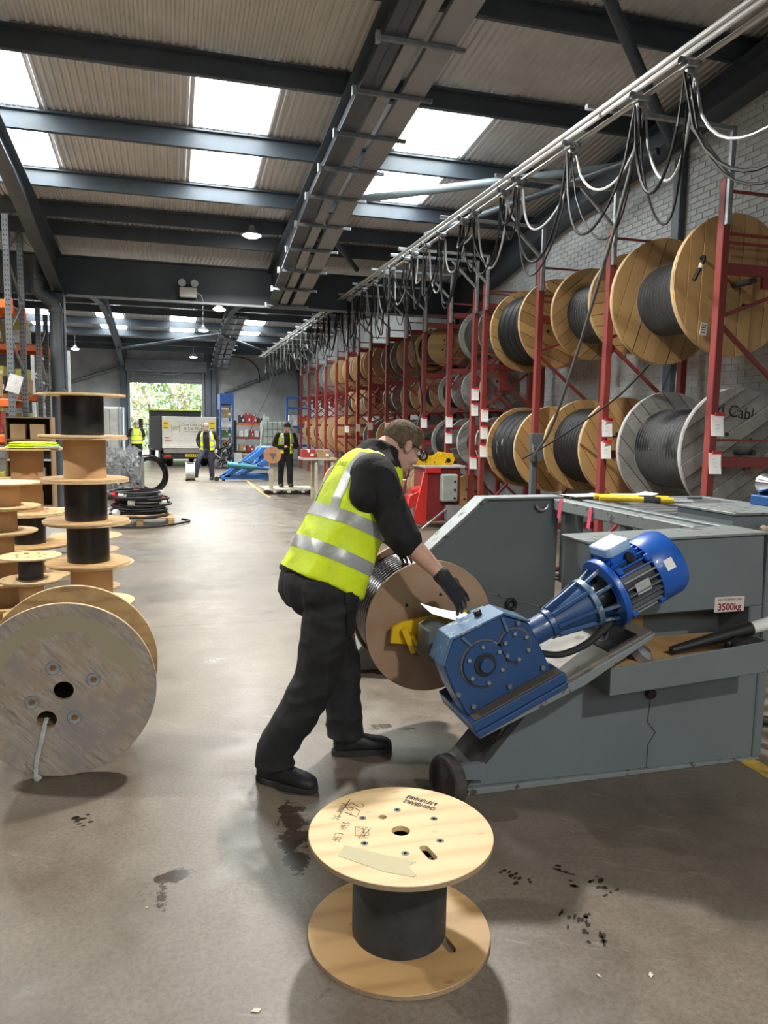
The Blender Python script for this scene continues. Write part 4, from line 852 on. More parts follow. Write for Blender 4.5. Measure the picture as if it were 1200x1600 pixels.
# coupling, yellow clamp and light blue end
rp('coupling', P('grey casting', (.13, .14, .145), .5, .2, .2, 12), lambda m: (m.cyl((1.3, 2.99, .69), (1.28, 3.36, .69), .075, n=8), m.cyl((1.28, 3.36, .69), (1.27, 3.5, .69), .05, n=16)), .006)
rp('coupling_guard', P('grey guard', (.16, .18, .185), .45), lambda m: m.prism([(1.14, .62), (1.2, .6), (1.26, .65), (1.27, .76), (1.2, .79), (1.14, .76)], 3.2, 3.36), .006)
cl = rp('drum_clamp', YELLOW, lambda m: m.prism([(1.03, .64), (1.04, .72), (1.1, .745), (1.45, .79), (1.46, .73), (1.2, .68), (1.12, .63)], 3.44, 3.475), .004)
for z0, z1, x0 in ((.6, .72, 1.09), (.6, .68, 1.13)): rp('clamp_lever', YELLOW, lambda m: m.bar((x0, 3.42, z1), (x0 + .05, 3.4, z0), .03, .03), .004)
rp('clamp_nut', GALV, lambda m: m.cyl((1.15, 3.385, .625), (1.15, 3.37, .625), .016, n=12), .002)
rp('clamp_shoe', P('pale blue steel', (.23, .36, .4), .45, 0, .1), lambda m: m.prism([(1.42, .7), (1.55, .72), (1.53, .8), (1.43, .79)], 3.4, 3.49), .004)
# ---- drum clamped in the machine
HB = wood('scuffed hardboard', (.42, .27, .17), (.33, .2, .115), 1.1, (1, 2.5, 2.5), .5, 0, .35, (.2, .11, .06))
t = thing('cable_drum', 'hardboard drum of glossy black cable clamped in the reeling machine', 'cable drum', (1.262, 3.8, .694))
for k, y in enumerate((-.27, .25)):
    o = MB().cyl((0, 0, -.008), (0, 0, .008), .338, n=72).build('flange', [HB, PLYE], t, .0015, loc=(0, y, 0), rot=(PI / 2, 0, .4 * k))
    for p in o.data.polygons: p.material_index = 0 if abs(p.normal.z) > .5 else 1
    if k == 0:
        for a, q in ((1.25, .17), (.45, .17), (2.4, .17), (-.8, .17)): MB().cyl((q * math.cos(a), q * math.sin(a), .008), (q * math.cos(a), q * math.sin(a), .0086), .009, n=10).build('bolt_hole', HOLE, o)
cable_roll(.285, .49, 13, P('glossy black cable', (.012, .012, .014), .2), t)
t = thing('paper_sheet', 'sheet of white paper resting on the grey coupling', 'paper', (1.28, 3.3, .81))
n = 8; MB().add([(-.12 + .24 * i / n, y_, .03 * (1 - i / n) ** 2 + (.01 if y_ > 0 else 0) - .03 * (i / n)) for y_ in (-.08, .09) for i in range(n + 1)], [(i, i + 1, n + 2 + i, n + 1 + i) for i in range(n)]).build('sheet', PAPER, t)
# ---- things in the tray
t = thing('white_pole', 'black and white taped pole lying in the machine tray', 'pole', (2.3, 2.99, .655))
P0, P1 = Vector((0, 0, 0)), Vector((.6, -.03, .125))
for a, c, m, r_ in ((0, .72, BLACK, .034), (.72, 1, WHITE, .033)): MB().cyl(P0.lerp(P1, a), P0.lerp(P1, c), r_ - .014 * (1 - a), r_, n=16).build('sleeve' if a == 0 else 'tube', m, t)
SPK = P('speckled plastic', (.02, .02, .02), .3, 0, 0)
t = thing('plastic_rag', 'crumpled black speckled plastic hanging over the tray edge', 'rag', (2.62, 2.93, .67))
mb = MB(); mb.ball((0, 0, 0), (.06, .045, .045), 18, 12); mb.v = [tuple(Vector(v) * (1 + .35 * noise.noise(Vector(v) * 40))) for v in mb.v]; mb.build('wrap', worn('speckled black', (.012, .012, .012), (.6, .6, .6), .3, 0, .64, 60), t)
t = thing('metal_collar', 'shiny steel collar lying in the tray', 'collar', (2.13, 2.97, .63))
MB().lathe([(.02, -.03), (.05, -.03), (.052, .01), (.03, .025), (.02, .03)], 24).build('ring', GALV, t, rot=(.5, .5, 0), loc=(0, 0, .03))
t = thing('spanner', 'black open ended spanner sticking up from the tray', 'spanner', (2.05, 2.99, .63)); MB().bar((.02, 0, 0), (0, -.01, .12), .016, .008).build('shank', BLACK, t); MB().tube([(.018 * math.cos(a) - .002, -.01, .13 + .018 * math.sin(a)) for a in [PI * .62 + k * .42 for k in range(11)]], .006, 6).build('jaw', BLACK, t)
# ---- roller bench behind the machine with poles, papers and roller block
RB = thing('roller_bench', 'grey roller bench behind the reeling machine', 'bench', (3.3, 4.2, 0))
def bp(name, m, f, bv=.005): mb = W(RB); f(mb); return mb.build(name, m, RB, bv)
bp('side_rail', MG, lambda m: m.box(2.9, 2.96, 3.4, 5.0, 1.08, 1.19)); bp('side_rail', MG, lambda m: m.box(2.9, 4.1, 5.0, 5.06, 1.08, 1.19)); bp('side_rail', MG, lambda m: m.box(4.04, 4.1, 3.4, 5.0, 1.08, 1.19))
for x, y in ((2.93, 4.96), (4.07, 4.96), (4.07, 3.44), (3.0, 3.44)): bp('leg', MG, lambda m: m.box(x - .03, x + .03, y - .03, y + .03, 0, 1.08))
for k in range(6): y = 4.05 + k * .15; bp('roller', GALV, lambda m: m.cyl((2.95, y, 1.155), (4.04, y, 1.155), .033, n=14), 0)
bp('end_box', MG, lambda m: (m.box(2.98, 3.45, 3.42, 3.9, 1.1, 1.245),)); bp('box_top', MGL, lambda m: m.box(2.97, 3.7, 3.4, 3.92, 1.245, 1.26), .003); bp('lower_rail', MG, lambda m: m.box(2.93, 4.06, 4.93, 4.97, .45, .52))
bp('worm_tube', P('tan grommet', (.35, .3, .2), .6), lambda m: m.tube([(3.1 + .025 * k, 3.36, 1.15) for k in range(12)], .04, 12, radii=[.04 + .008 * (k % 2) for k in range(12)]), 0)
t = thing('roller_block', 'blue cable roller block with steel rollers on the bench', 'roller block', (3.5, 3.72, 1.26))
MB().box(-.06, .3, -.1, .1, 0, .06).build('base', BLUEP, t, .005); 
for y_ in (-.1, .09): MB().prism([(.0, .05), (.3, .05), (.3, .2), (.1, .2), (.05, .16), (0, .16)], y_, y_ + .012, 'XZ').build('cheek', BLUEP, t, .003)
for x_ in (.02, .16): MB().lathe([(.02, -.09), (.06, -.09), (.06, -.07), (.042, -.02), (.042, .02), (.06, .07), (.06, .09), (.02, .09)], 28).build('roller', P('polished roller', (.7, .7, .7), .2, .9, .05), t, loc=(x_, 0, .13), rot=(PI / 2, 0, 0))
for i, (p, q, lab) in enumerate((((2.95, 4.72, 1.215), (3.5, 4.42, 1.215), 'black and yellow striped pole on the roller bench, front one'), ((2.98, 4.84, 1.215), (3.56, 4.56, 1.215), 'black and yellow striped pole on the roller bench, rear one'))):
    t = thing('striped_pole', lab, 'pole', p, 0, 'striped poles on the bench'); d = Vector(q) - Vector(p)
    for k, (a, c, m, r_) in enumerate(((0, .48, YELLOW, .021), (.48, .66, BLACK, .0215), (.66, .8, YELLOW, .021), (.8, 1, GALV, .016))): MB().cyl(d * a, d * c, r_, n=14).build('pole_band', m, t)
for i, (x, y, a, lab) in enumerate(((2.98, 4.98, .1, 'white paper sheet on the bench rail behind the striped poles'), (3.4, 4.97, -.1, 'curled paper sheet at the right of the bench papers'))):
    t = thing('paper_sheet', lab, 'paper', (x, y, 1.2), a); MB().add([(-.15 + .05 * k, y_, .012 + .03 * max(0, k - 4) ** 2 * .15 * (1 if i else .3)) for y_ in (-.1, .1) for k in range(7)], [(k, k + 1, 8 + k, 7 + k) for k in range(6)]).build('sheet', PAPER, t)
PINK = P('pink ribbon', (.8, .12, .2), .6)
for i, (x, y, z) in enumerate(((2.655, 4.35, 1.12), (2.66, 4.75, 1.14))): tag(MB().box(-.004, 0, -.02, .02, -.07, .07).build('ribbon', PINK, None, loc=(x, y, z), rot=(.15, 0, .1 * i)), ('pink ribbon tied on the machine cross beam, nearer one', 'pink ribbon tied on the machine cross beam, further one')[i], 'ribbon')
# ================================================================== PEOPLE
SKIN = P('skin', (.66, .38, .29), .5, 0, .1, 9); SKIN.node_tree.nodes['Principled BSDF'].inputs['Subsurface Weight'].default_value = .08
JUMP = P('black jumper', (.009, .009, .0105), .85, 0, .2, 18, .3, 90)
TROU = P('black work trousers', (.012, .0125, .014), .8, 0, .25, 7, .35, 16)
TROD = P('black trouser patch', (.009, .009, .01), .75, 0, .2, 7)
BOOT = P('black boot leather', (.015, .015, .016), .55, 0, .25, 16, .2, 60)
SOLE = P('boot sole', (.03, .028, .027), .85, 0, .2, 20)
HAIRB = P('short brown hair', (.15, .108, .066), .9, 0, .35, 60, .6, 160)
GLOVE = P('black knit glove', (.022, .023, .025), .7, 0, .25, 40, .4, 120)
def ring_loft(mb, secs, n=20):
    """secs: (centre, side vector, front vector) with lengths as radii"""
    vs = []
    for c, s, f in secs:
        c = Vector(c); s = Vector(s); f = Vector(f)
        for i in range(n):
            a = 2 * PI * i / n; ca, sa = math.cos(a), math.sin(a); e = .82
            vs.append(c + s * (abs(ca) ** e * (1 if ca > 0 else -1)) + f * (abs(sa) ** e * (1 if sa > 0 else -1)))
    k = len(secs); fs = [(j * n + i, j * n + (i + 1) % n, (j + 1) * n + (i + 1) % n, (j + 1) * n + i) for j in range(k - 1) for i in range(n)]
    mb.add(vs, fs + [tuple(range(n))[::-1], tuple(range((k - 1) * n, k * n))])
def limb(mb, pts, rads, k=6, n=14):
    P_ = spline(pts, k); R_ = [v[0] for v in spline([(r, 0, 0) for r in rads], k)]
    mb.tube(P_, 1, n, radii=R_); mb.ball(P_[0], R_[0], n, 9); mb.ball(P_[-1], R_[-1], n, 9)
def organic(name, mb, mat, parent, voxel=.012, smooth=4, wr=0, wf=9, ws=(1, 1, 1), seed=0):
    """union of the pieces in mb as one continuous skin"""
    o = mb.build(name, mat, None)
    md = o.modifiers.new('r', 'REMESH'); md.mode = 'VOXEL'; md.voxel_size = voxel
    bpy.context.view_layer.update(); me = bpy.data.meshes.new_from_object(o.evaluated_get(bpy.context.evaluated_depsgraph_get()))
    o.modifiers.clear(); bm = bmesh.new(); bm.from_mesh(me)
    for _ in range(smooth): bmesh.ops.smooth_vert(bm, verts=bm.verts, factor=.5, use_axis_x=True, use_axis_y=True, use_axis_z=True)
    if wr:
        bm.normal_update()
        for v in bm.verts:
            q = Vector((v.co.x * ws[0], v.co.y * ws[1], v.co.z * ws[2])) * wf + Vector((seed, 0, 0)); w_ = noise.noise(q); v.co += v.normal * wr * (1 - 2 * abs(w_)) * .8
    bm.to_mesh(me); bm.free(); me.materials.clear(); me.materials.append(mat)
    me.polygons.foreach_set('use_smooth', [True] * len(me.polygons)); o.data = me; o.parent = parent
    return o
def slab(src, name, mat, parent, planes, off=.003):
    """strip of a garment between cutting planes, lifted off its surface"""
    bm = bmesh.new(); bm.from_mesh(src.data)
    for co, no in planes: bmesh.ops.bisect_plane(bm, geom=bm.verts[:] + bm.edges[:] + bm.faces[:], plane_co=co, plane_no=no, clear_outer=True)
    bm.normal_update()
    for v in bm.verts: v.co += v.normal * off
    me = bpy.data.meshes.new(name); bm.to_mesh(me); bm.free(); me.materials.clear(); me.materials.append(mat)
    me.polygons.foreach_set('use_smooth', [True] * len(me.polygons)); return link(name, me, parent)
def boot(t, heel, toe, z=0, name='boot', ankle=None, s=1.0, vox=.009):
    h = Vector(heel); d = (Vector(toe) - h); ln = d.length; d.normalize(); sd = Vector((d.y, -d.x, 0)); up = Vector((0, 0, 1)); mb = MB()
    ring_loft(mb, [(h + d * ln * u + up * (z + zc), sd * w_, up * hh) for u, w_, zc, hh in ((.02, .025, .05, .03), (.08, .04, .06, .05), (.25, .042, .068, .055), (.45, .043, .062, .05), (.65, .05, .052, .04), (.82, .052, .046, .036), (.94, .042, .04, .03), (1, .02, .034, .02))], 16)
    a = Vector(ankle) if ankle else h + d * .09 + up * .2
    limb(mb, [h + d * .085 + up * (z + .06), (h + d * .085).lerp(Vector((a.x, a.y, 0)), .6) + up * (z + .13), a], [.05, .05, .052])
    o = organic(name, mb, BOOT, t, vox, 3)
    pts = []
    for k in range(20):
        q = 2 * PI * k / 20; u = .5 + .515 * math.cos(q); wd = (.047 if u < .4 else .056) * abs(math.sin(q)) ** .7 * (1 if math.sin(q) > 0 else -1); pts.append((h + d * ln * u + sd * wd))
    MB().prism([(p.x, p.y) for p in pts], z + .001, z + .03, 'XY').build('sole', SOLE, o, .004)
    return o
def head(t, body_mb, c, F, U, s=1.0):
    """skull, jaw, brow, nose and ears into the body mesh; returns axes"""
    F = Vector(F).normalized(); U = (Vector(U) - F * Vector(U).dot(F)).normalized(); S = F.cross(U); c = Vector(c)
    def at(f, u, sd=0): return c + (F * f + U * u + S * sd) * s
    M = Matrix((( *S, ), ( *F, ), ( *U, ))).transposed().to_4x4(); old = body_mb.M
    def ell(p, r): body_mb.M = Matrix.Translation(p) @ M; body_mb.ball((0, 0, 0), tuple(q * s for q in r), 18, 12); body_mb.M = old
    ell(at(-.012, .03), (.076, .097, .088)); ell(at(.02, -.03), (.066, .07, .08)); ell(at(.045, -.075), (.05, .045, .04)); ell(at(.06, .035), (.06, .035, .035))
    ell(at(.075, -.03, .035), (.03, .022, .026)); ell(at(.075, -.03, -.035), (.03, .022, .026))
    body_mb.tube([at(.088, .01), at(.105, -.015), at(.112, -.03), at(.092, -.038)], 1, 8, radii=[.01 * s, .013 * s, .016 * s, .012 * s])
    body_mb.tube([at(.085, -.066, .022), at(.095, -.064, 0), at(.085, -.066, -.022)], .008 * s, 7)
    for sg_ in (-1, 1): ell(at(-.005, -.005, .078 * sg_), (.012, .02, .033)); ell(at(-.012, .016, .083 * sg_), (.01, .018, .014))
    return at, F, U, S
def eyes(t, at, s=1):
    for sg_ in (-1, 1): MB().ball(at(.086, .012, .032 * sg_), .011 * s, 10, 7).build('eye', P('eye white', (.7, .68, .65), .3), t); MB().ball(at(.094, .011, .032 * sg_), .0055 * s, 8, 6).build('iris', P('eye iris', (.03, .02, .015), .3), t)
# ------------------------------------------------------------------ the worker at the machine
WK = thing('person', 'man in yellow hi-vis vest and black workwear leaning over the reeling machine', 'person', (.75, 3.5, 0))
O = Vector((.75, 3.5, 0)); v = lambda x, y, z: Vector((x, y, z)) - O
hd = Vector((.93, .36, 0)).normalized(); rt = Vector((hd.y, -hd.x, 0))
pel = v(.715, 3.52, 1.0); nek = v(1.0, 3.57, 1.59); ax = (nek - pel).normalized(); fr = rt.cross(ax).normalized() * -1
if fr.dot(hd) < 0: fr = -fr
Ln = (nek - pel).length
def sec(t_, rs, rf, off=0, ds=0): return (pel + ax * Ln * t_ + fr * off + rt * ds, rt * rs, fr * rf)
hipR, hipL = pel + rt * .1 - ax * .02, pel - rt * .1 - ax * .02
kR, aR, kL, aL = v(.66, 3.39, .545), v(.465, 3.41, .12), v(.83, 3.69, .5), v(.86, 3.655, .12)
shR, elR, wrR = v(.925, 3.375, 1.475), v(1.02, 3.26, 1.205), v(1.222, 3.222, 1.0)
shL, elL, wrL = v(.93, 3.74, 1.46), v(1.06, 3.82, 1.22), v(1.13, 3.76, 1.09)
body = MB()
ring_loft(body, [sec(-.1, .12, .09), sec(.1, .14, .1), sec(.4, .14, .1), sec(.7, .16, .105), sec(.9, .12, .08), sec(1, .06, .06)])
limb(body, [hipR, kR, aR], [.07, .055, .045]); limb(body, [hipL, kL, aL], [.07, .055, .045])
limb(body, [shR, shR.lerp(elR, .5), elR, elR.lerp(wrR, .35), elR.lerp(wrR, .75), wrR], [.06, .052, .046, .047, .036, .029])
limb(body, [shL, shL.lerp(elL, .5), elL, elL.lerp(wrL, .4), wrL], [.06, .052, .046, .045, .029])
HC = v(1.117, 3.6, 1.6); HF = Vector((.84, .2, -.5)); HU = Vector((.45, .1, .85))
limb(body, [nek - ax * .06, nek.lerp(HC, .4) + Vector((0, 0, .005)), HC + Vector((-.02, 0, -.01))], [.07, .062, .06])
at, F_, U_, S_ = head(WK, body, HC, HF, HU, 1.0)
bodyo = organic('body', body, SKIN, WK, .0075, 3)
eyes(bodyo, at)
hm = MB(); M_ = Matrix((( *S_, ), ( *F_, ), ( *U_, ))).transposed().to_4x4()
hm.M = Matrix.Translation(at(-.016, .037)) @ M_; hm.ball((0, 0, 0), (.083, .105, .092), 28, 20); hm.M = Matrix.Identity(4)
hair = organic('hair', hm, HAIRB, WK, .007, 1, .0025, 60)
bm = bmesh.new(); bm.from_mesh(hair.data)   # hairline: keep the cap above and behind face and ears
for co, no in ((at(.0, -.005), -U_ * .85 + F_ * .55), (at(-.06, -.035), -U_)): bmesh.ops.bisect_plane(bm, geom=bm.verts[:] + bm.edges[:] + bm.faces[:], plane_co=co, plane_no=no, clear_outer=True)
bmesh.ops.solidify(bm, geom=bm.faces[:], thickness=.004); bm.to_mesh(hair.data); bm.free()
hair.data.polygons.foreach_set('use_smooth', [True] * len(hair.data.polygons))
tf = MB()
for k in range(16):
    rk = random.Random(k); tf.M = Matrix.Translation(at(.03 + rk.uniform(-.05, .03), .105 + rk.uniform(-.012, .004), rk.uniform(-.05, .05))) @ M_; tf.ball((0, 0, 0), (.018, .026, .018), 8, 6)
tf.M = Matrix.Identity(4); organic('fringe', tf, HAIRB, hair, .006, 2, .003, 50)
gl = MB()
for sg_ in (-1, 1):
    gl.tube([at(.1 + .0 * k, .013 + .02 * math.sin(k * PI / 5), sg_ * .034 + .028 * math.cos(k * PI / 5)) for k in range(10)], .0022, 6, True); gl.tube([at(.1, .018, sg_ * .062), at(.07, .02, sg_ * .078), at(.0, .02, sg_ * .083), at(-.02, .012, sg_ * .083)], .0032, 6)
gl.tube([at(.1, .018, -.008), at(.104, .02, 0), at(.1, .018, .008)], .0025, 6); gl.build('glasses', BLACK, WK)
tr_ = MB()
ring_loft(tr_, [sec(.17, .175, .13), sec(.08, .19, .145), sec(-.05, .2, .155), sec(-.18, .19, .15)])
tr_.ball(pel - hd * .05 + Vector((0, 0, -.07)), (.15, .15, .15)); tr_.ball(hipR - hd * .045 + Vector((0, 0, -.06)), .125); tr_.ball(hipL - hd * .045 + Vector((0, 0, -.06)), .125)
limb(tr_, [hipR + Vector((0, 0, .02)), hipR.lerp(kR, .5) + rt * .012, kR, kR.lerp(aR, .45), aR + Vector((0, 0, .05)), aR + Vector((0, 0, -.06))], [.115, .117, .105, .095, .086, .092]); limb(tr_, [hipL + Vector((0, 0, .02)), hipL.lerp(kL, .5), kL, kL.lerp(aL, .5), aL + Vector((0, 0, -.06))], [.115, .11, .1, .09, .092])
trs = organic('trousers', tr_, TROU, WK, .009, 2, .012, 7, (1, 1, 1.6))
bm = bmesh.new(); bm.from_mesh(trs.data); bmesh.ops.bisect_plane(bm, geom=bm.verts[:] + bm.edges[:] + bm.faces[:], plane_co=(0, 0, .105), plane_no=(0, 0, -1), clear_outer=True); bm.to_mesh(trs.data); bm.free()
# knee patch and thigh pocket on the near leg
slab(trs, 'knee_patch', TROD, trs, [(kR + Vector((0, 0, .16)), Vector((0, 0, 1))), (kR + Vector((0, 0, -.1)), Vector((0, 0, -1))), (kR, -hd), (kR + rt * -.2, -rt), (v(0, 3.5, 0), Vector((0, 1, 0)))], .003)
pk = slab(trs, 'thigh_pocket', TROD, trs, [(pel + Vector((0, 0, -.08)), Vector((0, 0, 1))), (pel + Vector((0, 0, -.27)), Vector((0, 0, -1))), (v(0, 3.43, 0), Vector((0, 1, 0))), (hipR + hd * .11, hd), (hipR - hd * .02, -hd)], .008)
slab(trs, 'pocket_flap', TROU, trs, [(pel + Vector((0, 0, -.06)), Vector((0, 0, 1))), (pel + Vector((0, 0, -.11)), Vector((0, 0, -1))), (v(0, 3.43, 0), Vector((0, 1, 0))), (hipR + hd * .12, hd), (hipR - hd * .03, -hd)], .012)
jm = MB()
ring_loft(jm, [sec(.1, .165, .12), sec(.3, .17, .125), sec(.6, .185, .13), sec(.78, .19, .125), sec(.9, .155, .1), sec(.97, .1, .085), sec(1.03, .075, .078)])
limb(jm, [shR + rt * -.05, shR, shR.lerp(elR, .45), elR + (shR - elR) * .05, elR + (wrR - elR) * .12], [.09, .09, .082, .076, .068]); limb(jm, [shL + rt * .05, shL, shL.lerp(elL, .5), elL], [.1, .095, .085, .075])
jmo = organic('jumper', jm, JUMP, WK, .009, 2, .009, 10)
vm = MB()
ring_loft(vm, [sec(-.1, .235, .185, .01), sec(-.02, .232, .182, .008), sec(.12, .222, .172), sec(.3, .215, .163), sec(.5, .212, .158), sec(.68, .205, .152), sec(.8, .19, .14), sec(.88, .16, .115), sec(.94, .12, .09)], 30)
vest = organic('vest', vm, HIV, WK, .0095, 4, .0085, 6.5)
TP = lambda t_: pel + ax * Ln * t_
tilt = (ax + rt * -.06).normalized()
for nm, a, b_ in (('waist_tape', .08, .175), ('chest_tape', .345, .44)): slab(vest, nm, SILV, vest, [(TP(b_), tilt), (TP(a), -tilt)])
for sg_ in (-1, 1): slab(vest, 'shoulder_tape', SILV, vest, [(pel + rt * sg_ * .13, rt), (pel + rt * sg_ * .13 - rt * .055, -rt), (TP(.44), -ax), (TP(.9), ax)] if sg_ > 0 else [(pel + rt * sg_ * .13 + rt * .055, rt), (pel + rt * sg_ * .13, -rt), (TP(.44), -ax), (TP(.9), ax)])
slab(vest, 'hem_binding', BLACK, vest, [(TP(-.085), ax)], .002)
# armhole: dark band of jumper around the shoulder
am = MB(); limb(am, [shR - rt * .02 + ax * .0, shR + rt * .01 - ax * .1], [.1, .09]); organic('armhole_sleeve', am, JUMP, jmo, .0095, 2, .004, 12)
text('print', 'CABLE', .03, P('vest print', (.33, .42, .05), .7), vest, pel + ax * Ln * .8 - fr * .163 + rt * .01, (0, 0, 0)).matrix_local = Matrix.Translation(pel + ax * Ln * .76 - fr * .162 - rt * .01) @ Matrix((( *rt, ), ( *ax, ), ( *(rt.cross(ax)), ))).transposed().to_4x4()
boot(WK, v(.385, 3.485, 0), v(.635, 3.275, 0), ankle=aR + Vector((0, 0, .02))); boot(WK, v(.79, 3.66, 0), v(1.105, 3.64, 0), ankle=aL + Vector((0, 0, .02)))
def glove(t, wr, pd, pn, spread, curl, name, s=1.0, side=1):
    """wr wrist, pd direction of palm, pn back-of-hand normal; side: +1 puts the thumb towards pd x pn"""
    pd = Vector(pd).normalized(); pn = (Vector(pn) - pd * Vector(pn).dot(pd)).normalized(); sd = pd.cross(pn) * side; mb = MB()
    limb(mb, [wr - pd * .045, wr, wr + pd * .03], [.034 * s, .032 * s, .033 * s])
    ring_loft(mb, [(wr + pd * q * s, sd * w_ * s, pn * h_ * s) for q, w_, h_ in ((.0, .03, .022), (.03, .038, .022), (.06, .043, .02), (.09, .043, .017), (.1, .04, .014))], 16)
    for i, (o_, ln) in enumerate(((.036, .08), (.0125, .09), (-.0125, .084), (-.036, .066))):
        p = wr + pd * .092 * s + sd * o_ * s; pts = [p - pd * .02]; d = pd.copy(); c_ = curl[i]; d = (pd + sd * o_ * spread * 16).normalized()
        for k, f in enumerate((.0, .45, .75, 1)):
            if k: pts.append(pts[-1] + d * ln * s * (.4, .4, .32, .28)[k])
            d = (d - pn * c_ * (.5 if k == 0 else .8)).normalized()
        limb(mb, pts, [.0098 * s, .0092 * s, .0086 * s, .0074 * s][:len(pts)], 4, 9)
    p = wr + pd * .025 * s + sd * .03 * s; d = (pd * .7 + sd * .6 - pn * .35).normalized()
    limb(mb, [p, p + d * .038 * s, p + d * .038 * s + (pd * .9 - pn * .45 + sd * .1).normalized() * .034 * s, p + d * .038 * s + (pd * .85 - pn * .6).normalized() * .06 * s], [.016 * s, .014 * s, .0115 * s, .0095 * s], 4, 9)
    g = organic(name, mb, GLOVE, t, .0034, 2)
    MB().lathe([(.033, 0), (.0365, 0), (.0365, .02), (.033, .02)], 20).build('cuff', BLACK, g).matrix_local = Matrix.Translation(wr - pd * .05) @ pd.to_track_quat('Z', 'Y').to_matrix().to_4x4()
    return g
glove(WK, wrR + Vector((.012, .005, -.014)), (.66, .14, -.74), (.4, -.78, .42), .2, (.2, .26, .3, .36), 'glove', 1.22, -1)
glove(WK, wrL, (.6, -.25, -.55), (.3, .7, .5), .3, (.6, .6, .6, .6), 'glove', 1.0, 1)
# ------------------------------------------------------------------ three people further down the hall
def small_person(loc, rz, label, J, garments, skin=SKIN, hairm=None, vox=.02):
    """J: joints in a local frame, the figure facing local -y"""
    t = thing('person', label, 'person', loc, rz, 'people further down the hall'); mb = MB(); R = Vector((1, 0, 0))
    V = {k: Vector(q) for k, q in J.items()}; ax_ = (V['neck'] - V['pel']); ln = ax_.length; ax_.normalize(); f_ = Vector((0, -1, 0)); f_ = (f_ - ax_ * f_.dot(ax_)).normalized(); s_ = ax_.cross(f_)
    sc = lambda q, a, b_: (V['pel'] + ax_ * ln * q, s_ * a, f_ * b_)
    ring_loft(mb, [sc(-.1, .12, .08), sc(.3, .13, .09), sc(.7, .15, .1), sc(.92, .12, .07), sc(1, .05, .05)])
    for s in 'RL':
        limb(mb, [V['hip' + s], V['knee' + s], V['ank' + s]], [.07, .05, .04]); limb(mb, [V['sh' + s], V['el' + s], V['wr' + s], V['wr' + s] + (V['wr' + s] - V['el' + s]).normalized() * .06], [.055, .042, .032, .036])
        wp = V['wr' + s]; dd = (wp - V['el' + s]).normalized()
        for k in range(4): limb(mb, [wp + dd * .06 + s_ * (.02 * k - .03), wp + dd * .13 + s_ * (.022 * k - .033) + f_ * .01], [.011, .009], 3, 8)
        limb(mb, [wp + dd * .03, wp + dd * .07 + f_ * .04], [.013, .01], 3, 8)
    limb(mb, [V['neck'] - ax_ * .05, V['head']], [.06, .055]); at_, F2, U2, S2 = head(t, mb, V['head'], J['look'], J['crown'])
    b_ = organic('body', mb, skin, t, .012, 2); eyes(b_, at_)
    tm = MB(); ring_loft(tm, [sc(.15, .16, .115), sc(0, .175, .125), sc(-.15, .17, .12)])
    for s in 'RL': limb(tm, [V['hip' + s], V['hip' + s].lerp(V['knee' + s], .5), V['knee' + s], V['ank' + s]], [.1, .095, .08, .072])
    organic('trousers', tm, garments.get('trousers', TROU), t, vox * .8, 2, .006, 8)
    jm_ = MB(); ring_loft(jm_, [sc(.02, .17, .125), sc(.3, .165, .12), sc(.7, .185, .125), sc(.9, .15, .09), sc(1.02, .075, .07)])
    e_ = garments.get('sleeve', 1.0)
    for s in 'RL':
        if e_ > .6: limb(jm_, [V['sh' + s], V['el' + s], V['el' + s].lerp(V['wr' + s], e_)], [.08, .066, .052])
        else: limb(jm_, [V['sh' + s], V['sh' + s].lerp(V['el' + s], .75)], [.08, .07])
    organic('jumper', jm_, JUMP, t, vox * .8, 2, .005, 9)
    if 'vest' in garments:
        vm_ = MB(); ring_loft(vm_, [sc(-.08, .215, .165), sc(.1, .205, .155), sc(.5, .2, .15), sc(.75, .195, .14), sc(.9, .16, .105), sc(.97, .11, .085)], 24)
        vo = organic('vest', vm_, HIV, t, vox * .7, 3, .006, 7)
        if garments['vest'] == 'open':
            bm = bmesh.new(); bm.from_mesh(vo.data); lim = garments.get('gap', .09)
            kill = [f for f in bm.faces if (f.calc_center_median() - V['pel']).dot(f_) > .02 and abs((f.calc_center_median() - V['pel']).dot(s_)) < lim]; bmesh.ops.delete(bm, geom=kill, context='FACES')
            bmesh.ops.solidify(bm, geom=bm.faces[:], thickness=.006); bm.to_mesh(vo.data); bm.free()
        tp = lambda q: V['pel'] + ax_ * ln * q
        for a, c in ((.1, .19), (.45, .53)): slab(vo, 'reflective_tape', SILV, vo, [(tp(c), ax_), (tp(a), -ax_)], .006)
        for g_ in (-1, 1): slab(vo, 'shoulder_tape', SILV, vo, [(V['pel'] + s_ * (.15 if g_ > 0 else -.095), s_), (V['pel'] + s_ * (.095 if g_ > 0 else -.15), -s_), (tp(.53), -ax_), (tp(.93), ax_)], .006)
    if hairm:
        h_ = MB(); Mh = Matrix((( *S2, ), ( *F2, ), ( *U2, ))).transposed().to_4x4(); h_.M = Matrix.Translation(at_(-.016, .045)) @ Mh; h_.ball((0, 0, 0), (.086, .105, .09), 20, 14); h_.M = Matrix.Identity(4)
        ho = organic('hair', h_, hairm, t, .012, 1, .004, 40); bm = bmesh.new(); bm.from_mesh(ho.data); bmesh.ops.bisect_plane(bm, geom=bm.verts[:] + bm.edges[:] + bm.faces[:], plane_co=at_(0, .015), plane_no=-U2 * .8 + F2 * .6, clear_outer=True); bm.to_mesh(ho.data); bm.free()
    for s in 'RL':
        a_ = V['ank' + s]; fd = Vector(J.get('foot' + s, (0, -1, 0))); z0 = a_.z - .1; boot(t, (a_.x - fd.x * .08, a_.y - fd.y * .08, 0), (a_.x + fd.x * .2, a_.y + fd.y * .2, 0), z0, ankle=a_ + Vector((0, 0, .03)), vox=.016)
    return t
